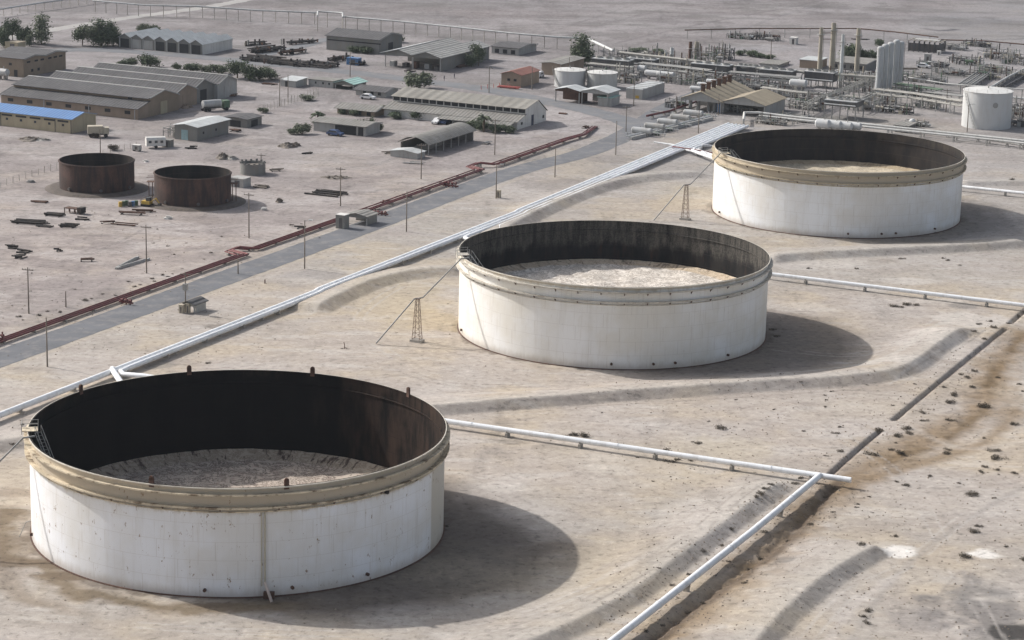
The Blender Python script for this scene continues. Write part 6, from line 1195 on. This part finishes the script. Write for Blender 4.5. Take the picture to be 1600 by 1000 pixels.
# ---------------------------------------------------------------- desert shrubs and stones
SH = []
for s_ in range(5):
    r = random.Random(50+s_); bl = [(r.uniform(-.55, .55), r.uniform(-.45, .45), .12, r.uniform(.25, .45), r.uniform(.18, .34)) for _ in range(7)]; SH.append(foliage(60+s_, bl, 520, .07))
shm = [None]*5
def shrub(u, v, w_px, dark=True, hs=1.0):
    P = G(u, v); P.z = hz(P.x, P.y)-.03; w_ = w_px/ppm(P); k = random.randrange(5)
    if shm[k] is None: o = SH[k].build('desert_shrub', M['dry']); shm[k] = o
    else: o = shm[k].copy(); SC.collection.objects.link(o)
    o.location = P; o.rotation_euler = (0, 0, random.uniform(0, 6.28)); s_ = w_/1.7; o.scale = (s_, s_, s_*random.uniform(.7, 1.1)*hs)
    return tag(o, 'low dry desert shrub on the open sand', 'shrub', 'dry shrubs scattered over the sand')
for u, v, w_ in [(1492, 617, 20), (1485, 630, 22), (1539, 635, 26), (1442, 645, 14), (1445, 658, 16), (1486, 658, 20), (1416, 670, 22), (1404, 682, 22), (1422, 677, 18), (1361, 710, 24), (1391, 703, 14), (1409, 710, 22), (1481, 702, 16), (1481, 709, 18), (1552, 704, 22), (1562, 718, 28), (1541, 730, 16), (1532, 738, 14), (1556, 734, 12), (1584, 740, 16), (1522, 774, 28), (1554, 778, 10), (1521, 830, 22), (1528, 823, 16), (1504, 872, 26), (1572, 855, 10), (1597, 874, 20), (1358, 955, 20), (1355, 973, 18), (1350, 965, 14), (1347, 864, 18), (1268, 818, 14), (1274, 803, 12), (1338, 793, 10), (1416, 760, 16), (1402, 753, 12), (1452, 744, 12), (1314, 668, 10), (1305, 677, 14), (1314, 706, 14), (1320, 719, 14), (1374, 672, 18), (1128, 669, 26), (1089, 692, 16), (1396, 838, 14), (1360, 776, 10), (1584, 664, 18), (1338, 788, 10), (1500, 755, 10),
                   (900, 680, 20), (915, 682, 24), (888, 680, 14), (1046, 721, 22), (1070, 716, 22), (1060, 718, 14), (1185, 782, 20), (1195, 775, 16), (1205, 768, 14), (1240, 756, 18), (1255, 748, 16), (1180, 787, 14), (1145, 830, 16), (1100, 865, 16), (1075, 898, 14), (1125, 852, 12), (1050, 915, 12), (1030, 900, 10), (1170, 885, 16), (1190, 870, 18), (1195, 832, 16), (1140, 877, 12), (1165, 915, 14), (1100, 940, 14), (1060, 970, 12), (1010, 985, 14), (1230, 845, 12), (1035, 975, 12), (1075, 952, 12), (1290, 772, 14), (1310, 762, 16), (1300, 800, 10),
                   (1530, 507, 14), (1545, 502, 12), (1555, 512, 16), (1520, 520, 12), (1540, 530, 14), (1590, 492, 14), (1599, 485, 16), (1575, 505, 10), (1510, 590, 16), (1525, 580, 16), (1500, 585, 12), (1520, 605, 14), (1560, 590, 12), (1595, 600, 12), (1598, 612, 12), (1475, 605, 10), (1430, 600, 8), (1290, 618, 8), (1300, 612, 8), (1290, 625, 8), (1355, 602, 6), (1220, 595, 6), (1150, 625, 8), (1210, 640, 8), (940, 645, 6), (1095, 640, 5),
                   (955, 574, 10), (1055, 575, 12), (1136, 562, 12), (1205, 515, 16), (1212, 525, 14), (1325, 372, 8), (1398, 371, 9), (1458, 364, 9), (320, 928, 8), (690, 818, 14), (700, 822, 12), (575, 903, 8), (1395, 478, 18), (1415, 476, 18), (1405, 480, 14), (1430, 477, 14), (1480, 407, 10), (1475, 404, 8), (1410, 405, 12), (1500, 415, 8), (1265, 420, 10), (1340, 420, 10), (1580, 285, 14), (1570, 300, 8),
                   (20, 700, 12), (36, 664, 10), (325, 568, 12), (535, 545, 6), (620, 520, 5), (430, 530, 5), (410, 543, 5), (395, 480, 5), (760, 515, 5), (700, 475, 4), (255, 430, 10), (200, 440, 8), (132, 470, 14), (142, 467, 8), (75, 487, 8), (93, 488, 10), (60, 493, 12), (30, 495, 12), (240, 440, 8), (262, 432, 8), (270, 428, 6), (210, 448, 10), (220, 445, 8), (238, 436, 9), (285, 420, 6), (180, 462, 8), (160, 460, 8), (240, 380, 6), (262, 385, 8), (270, 398, 8), (290, 380, 6), (245, 358, 6), (330, 395, 8), (320, 405, 6), (118, 452, 6), (48, 455, 6), (50, 427, 6), (345, 370, 6), (300, 370, 5), (35, 500, 7), (590, 328, 10), (455, 352, 9), (470, 350, 6), (500, 372, 5)]:
    shrub(u, v, w_)
shrub(1043, 706, 18, hs=1.6); shrub(1080, 720, 12)
r = random.Random(4)
for k in range(22):     # thin scatter along the ditch and on the right-hand flats
    u, v = r.choice([(r.uniform(1330, 1600), r.uniform(600, 980)), (r.uniform(980, 1300), r.uniform(640, 760)), (r.uniform(1200, 1500), r.uniform(590, 640))]); shrub(u, v, r.uniform(4, 9))
# loose stones and clods, too many to count
def stones(n_, seed):
    r = np.random.default_rng(seed); vs = []; fs = []
    ts = [(p, q) for p in range(1)]
    for k in range(n_):
        z = r.random()
        if z < .4: P = G(r.uniform(950, 1640), r.uniform(590, 1010))
        elif z < .55: P = G(r.uniform(-40, 420), r.uniform(330, 560))
        elif z < .75: P = W(r.uniform(-20, 60)+0, r.uniform(57, 69))
        elif z < .85: P = W(r.uniform(60, 165), r.uniform(58, 66))
        else: P = G(r.uniform(0, 1600), r.uniform(260, 1010))
        if any((P-c).length < 28.2 for c in (cA_, cB_, cC_)): continue
        s_ = .04+.17*r.random()**3; x, y, z0 = P.x, P.y, 0; i = len(vs)
        a = r.uniform(0, 6.28)
        vs += [(x+s_*math.cos(a+j*1.57)*r.uniform(.7, 1.3), y+s_*math.sin(a+j*1.57)*r.uniform(.7, 1.3), z0-.02) for j in range(4)]+[(x+s_*.2, y, z0+s_*r.uniform(.5, 1))]
        fs += [(i, i+1, i+4), (i+1, i+2, i+4), (i+2, i+3, i+4), (i+3, i, i+4)]
    V = np.array(vs); V[:, 2] += hfun(V[:, 0].astype(np.float32), V[:, 1].astype(np.float32))
    o = MB().add(V.tolist(), fs).build('loose_stones', mat('stone_clods', (.20, .165, .13), .95, var=.5)); tag(o, 'small stones and clods strewn over the sand', 'stones', kind='stuff')
stones(8000, 5)
# small dark marker at the sand between tanks
P = G(538, 545); t = MB().tube([(0, 0, 0), (.05, 0, .7), (-.1, 0, 1.2)], .07, 5).tube([(0, 0, .2), (.5, .1, .1)], .07, 5).build('stump', M['rust'], loc=P); tag(t, 'thin rusty stump sticking out of the sand left of the inclined pipe', 'stump')
P = G(414, 443); t = MB().tube([(0, 0, 0), (0, 0, .8)], .12, 6).build('marker_post', M['rust'], loc=P); tag(t, 'short rusty marker post between road and white pipelines', 'post')

# ---------------------------------------------------------------- haze
hb_ = MB().box(-4100, 4100, -1100, 6100, -2, 125).build('haze', [bpy.data.materials.new('air')]); hb_['kind'] = 'stuff'; hb_['label'] = 'thin pale haze over the plain'; hb_['category'] = 'haze'
m = hb_.data.materials[0]; m.use_nodes = True; n = m.node_tree; n.nodes.clear(); out = n.nodes.new('ShaderNodeOutputMaterial'); v = n.nodes.new('ShaderNodeVolumePrincipled')
v.inputs['Color'].default_value = (.78, .87, 1.0, 1); v.inputs['Density'].default_value = .000035; v.inputs['Anisotropy'].default_value = .2; n.links.new(v.outputs[0], out.inputs['Volume'])
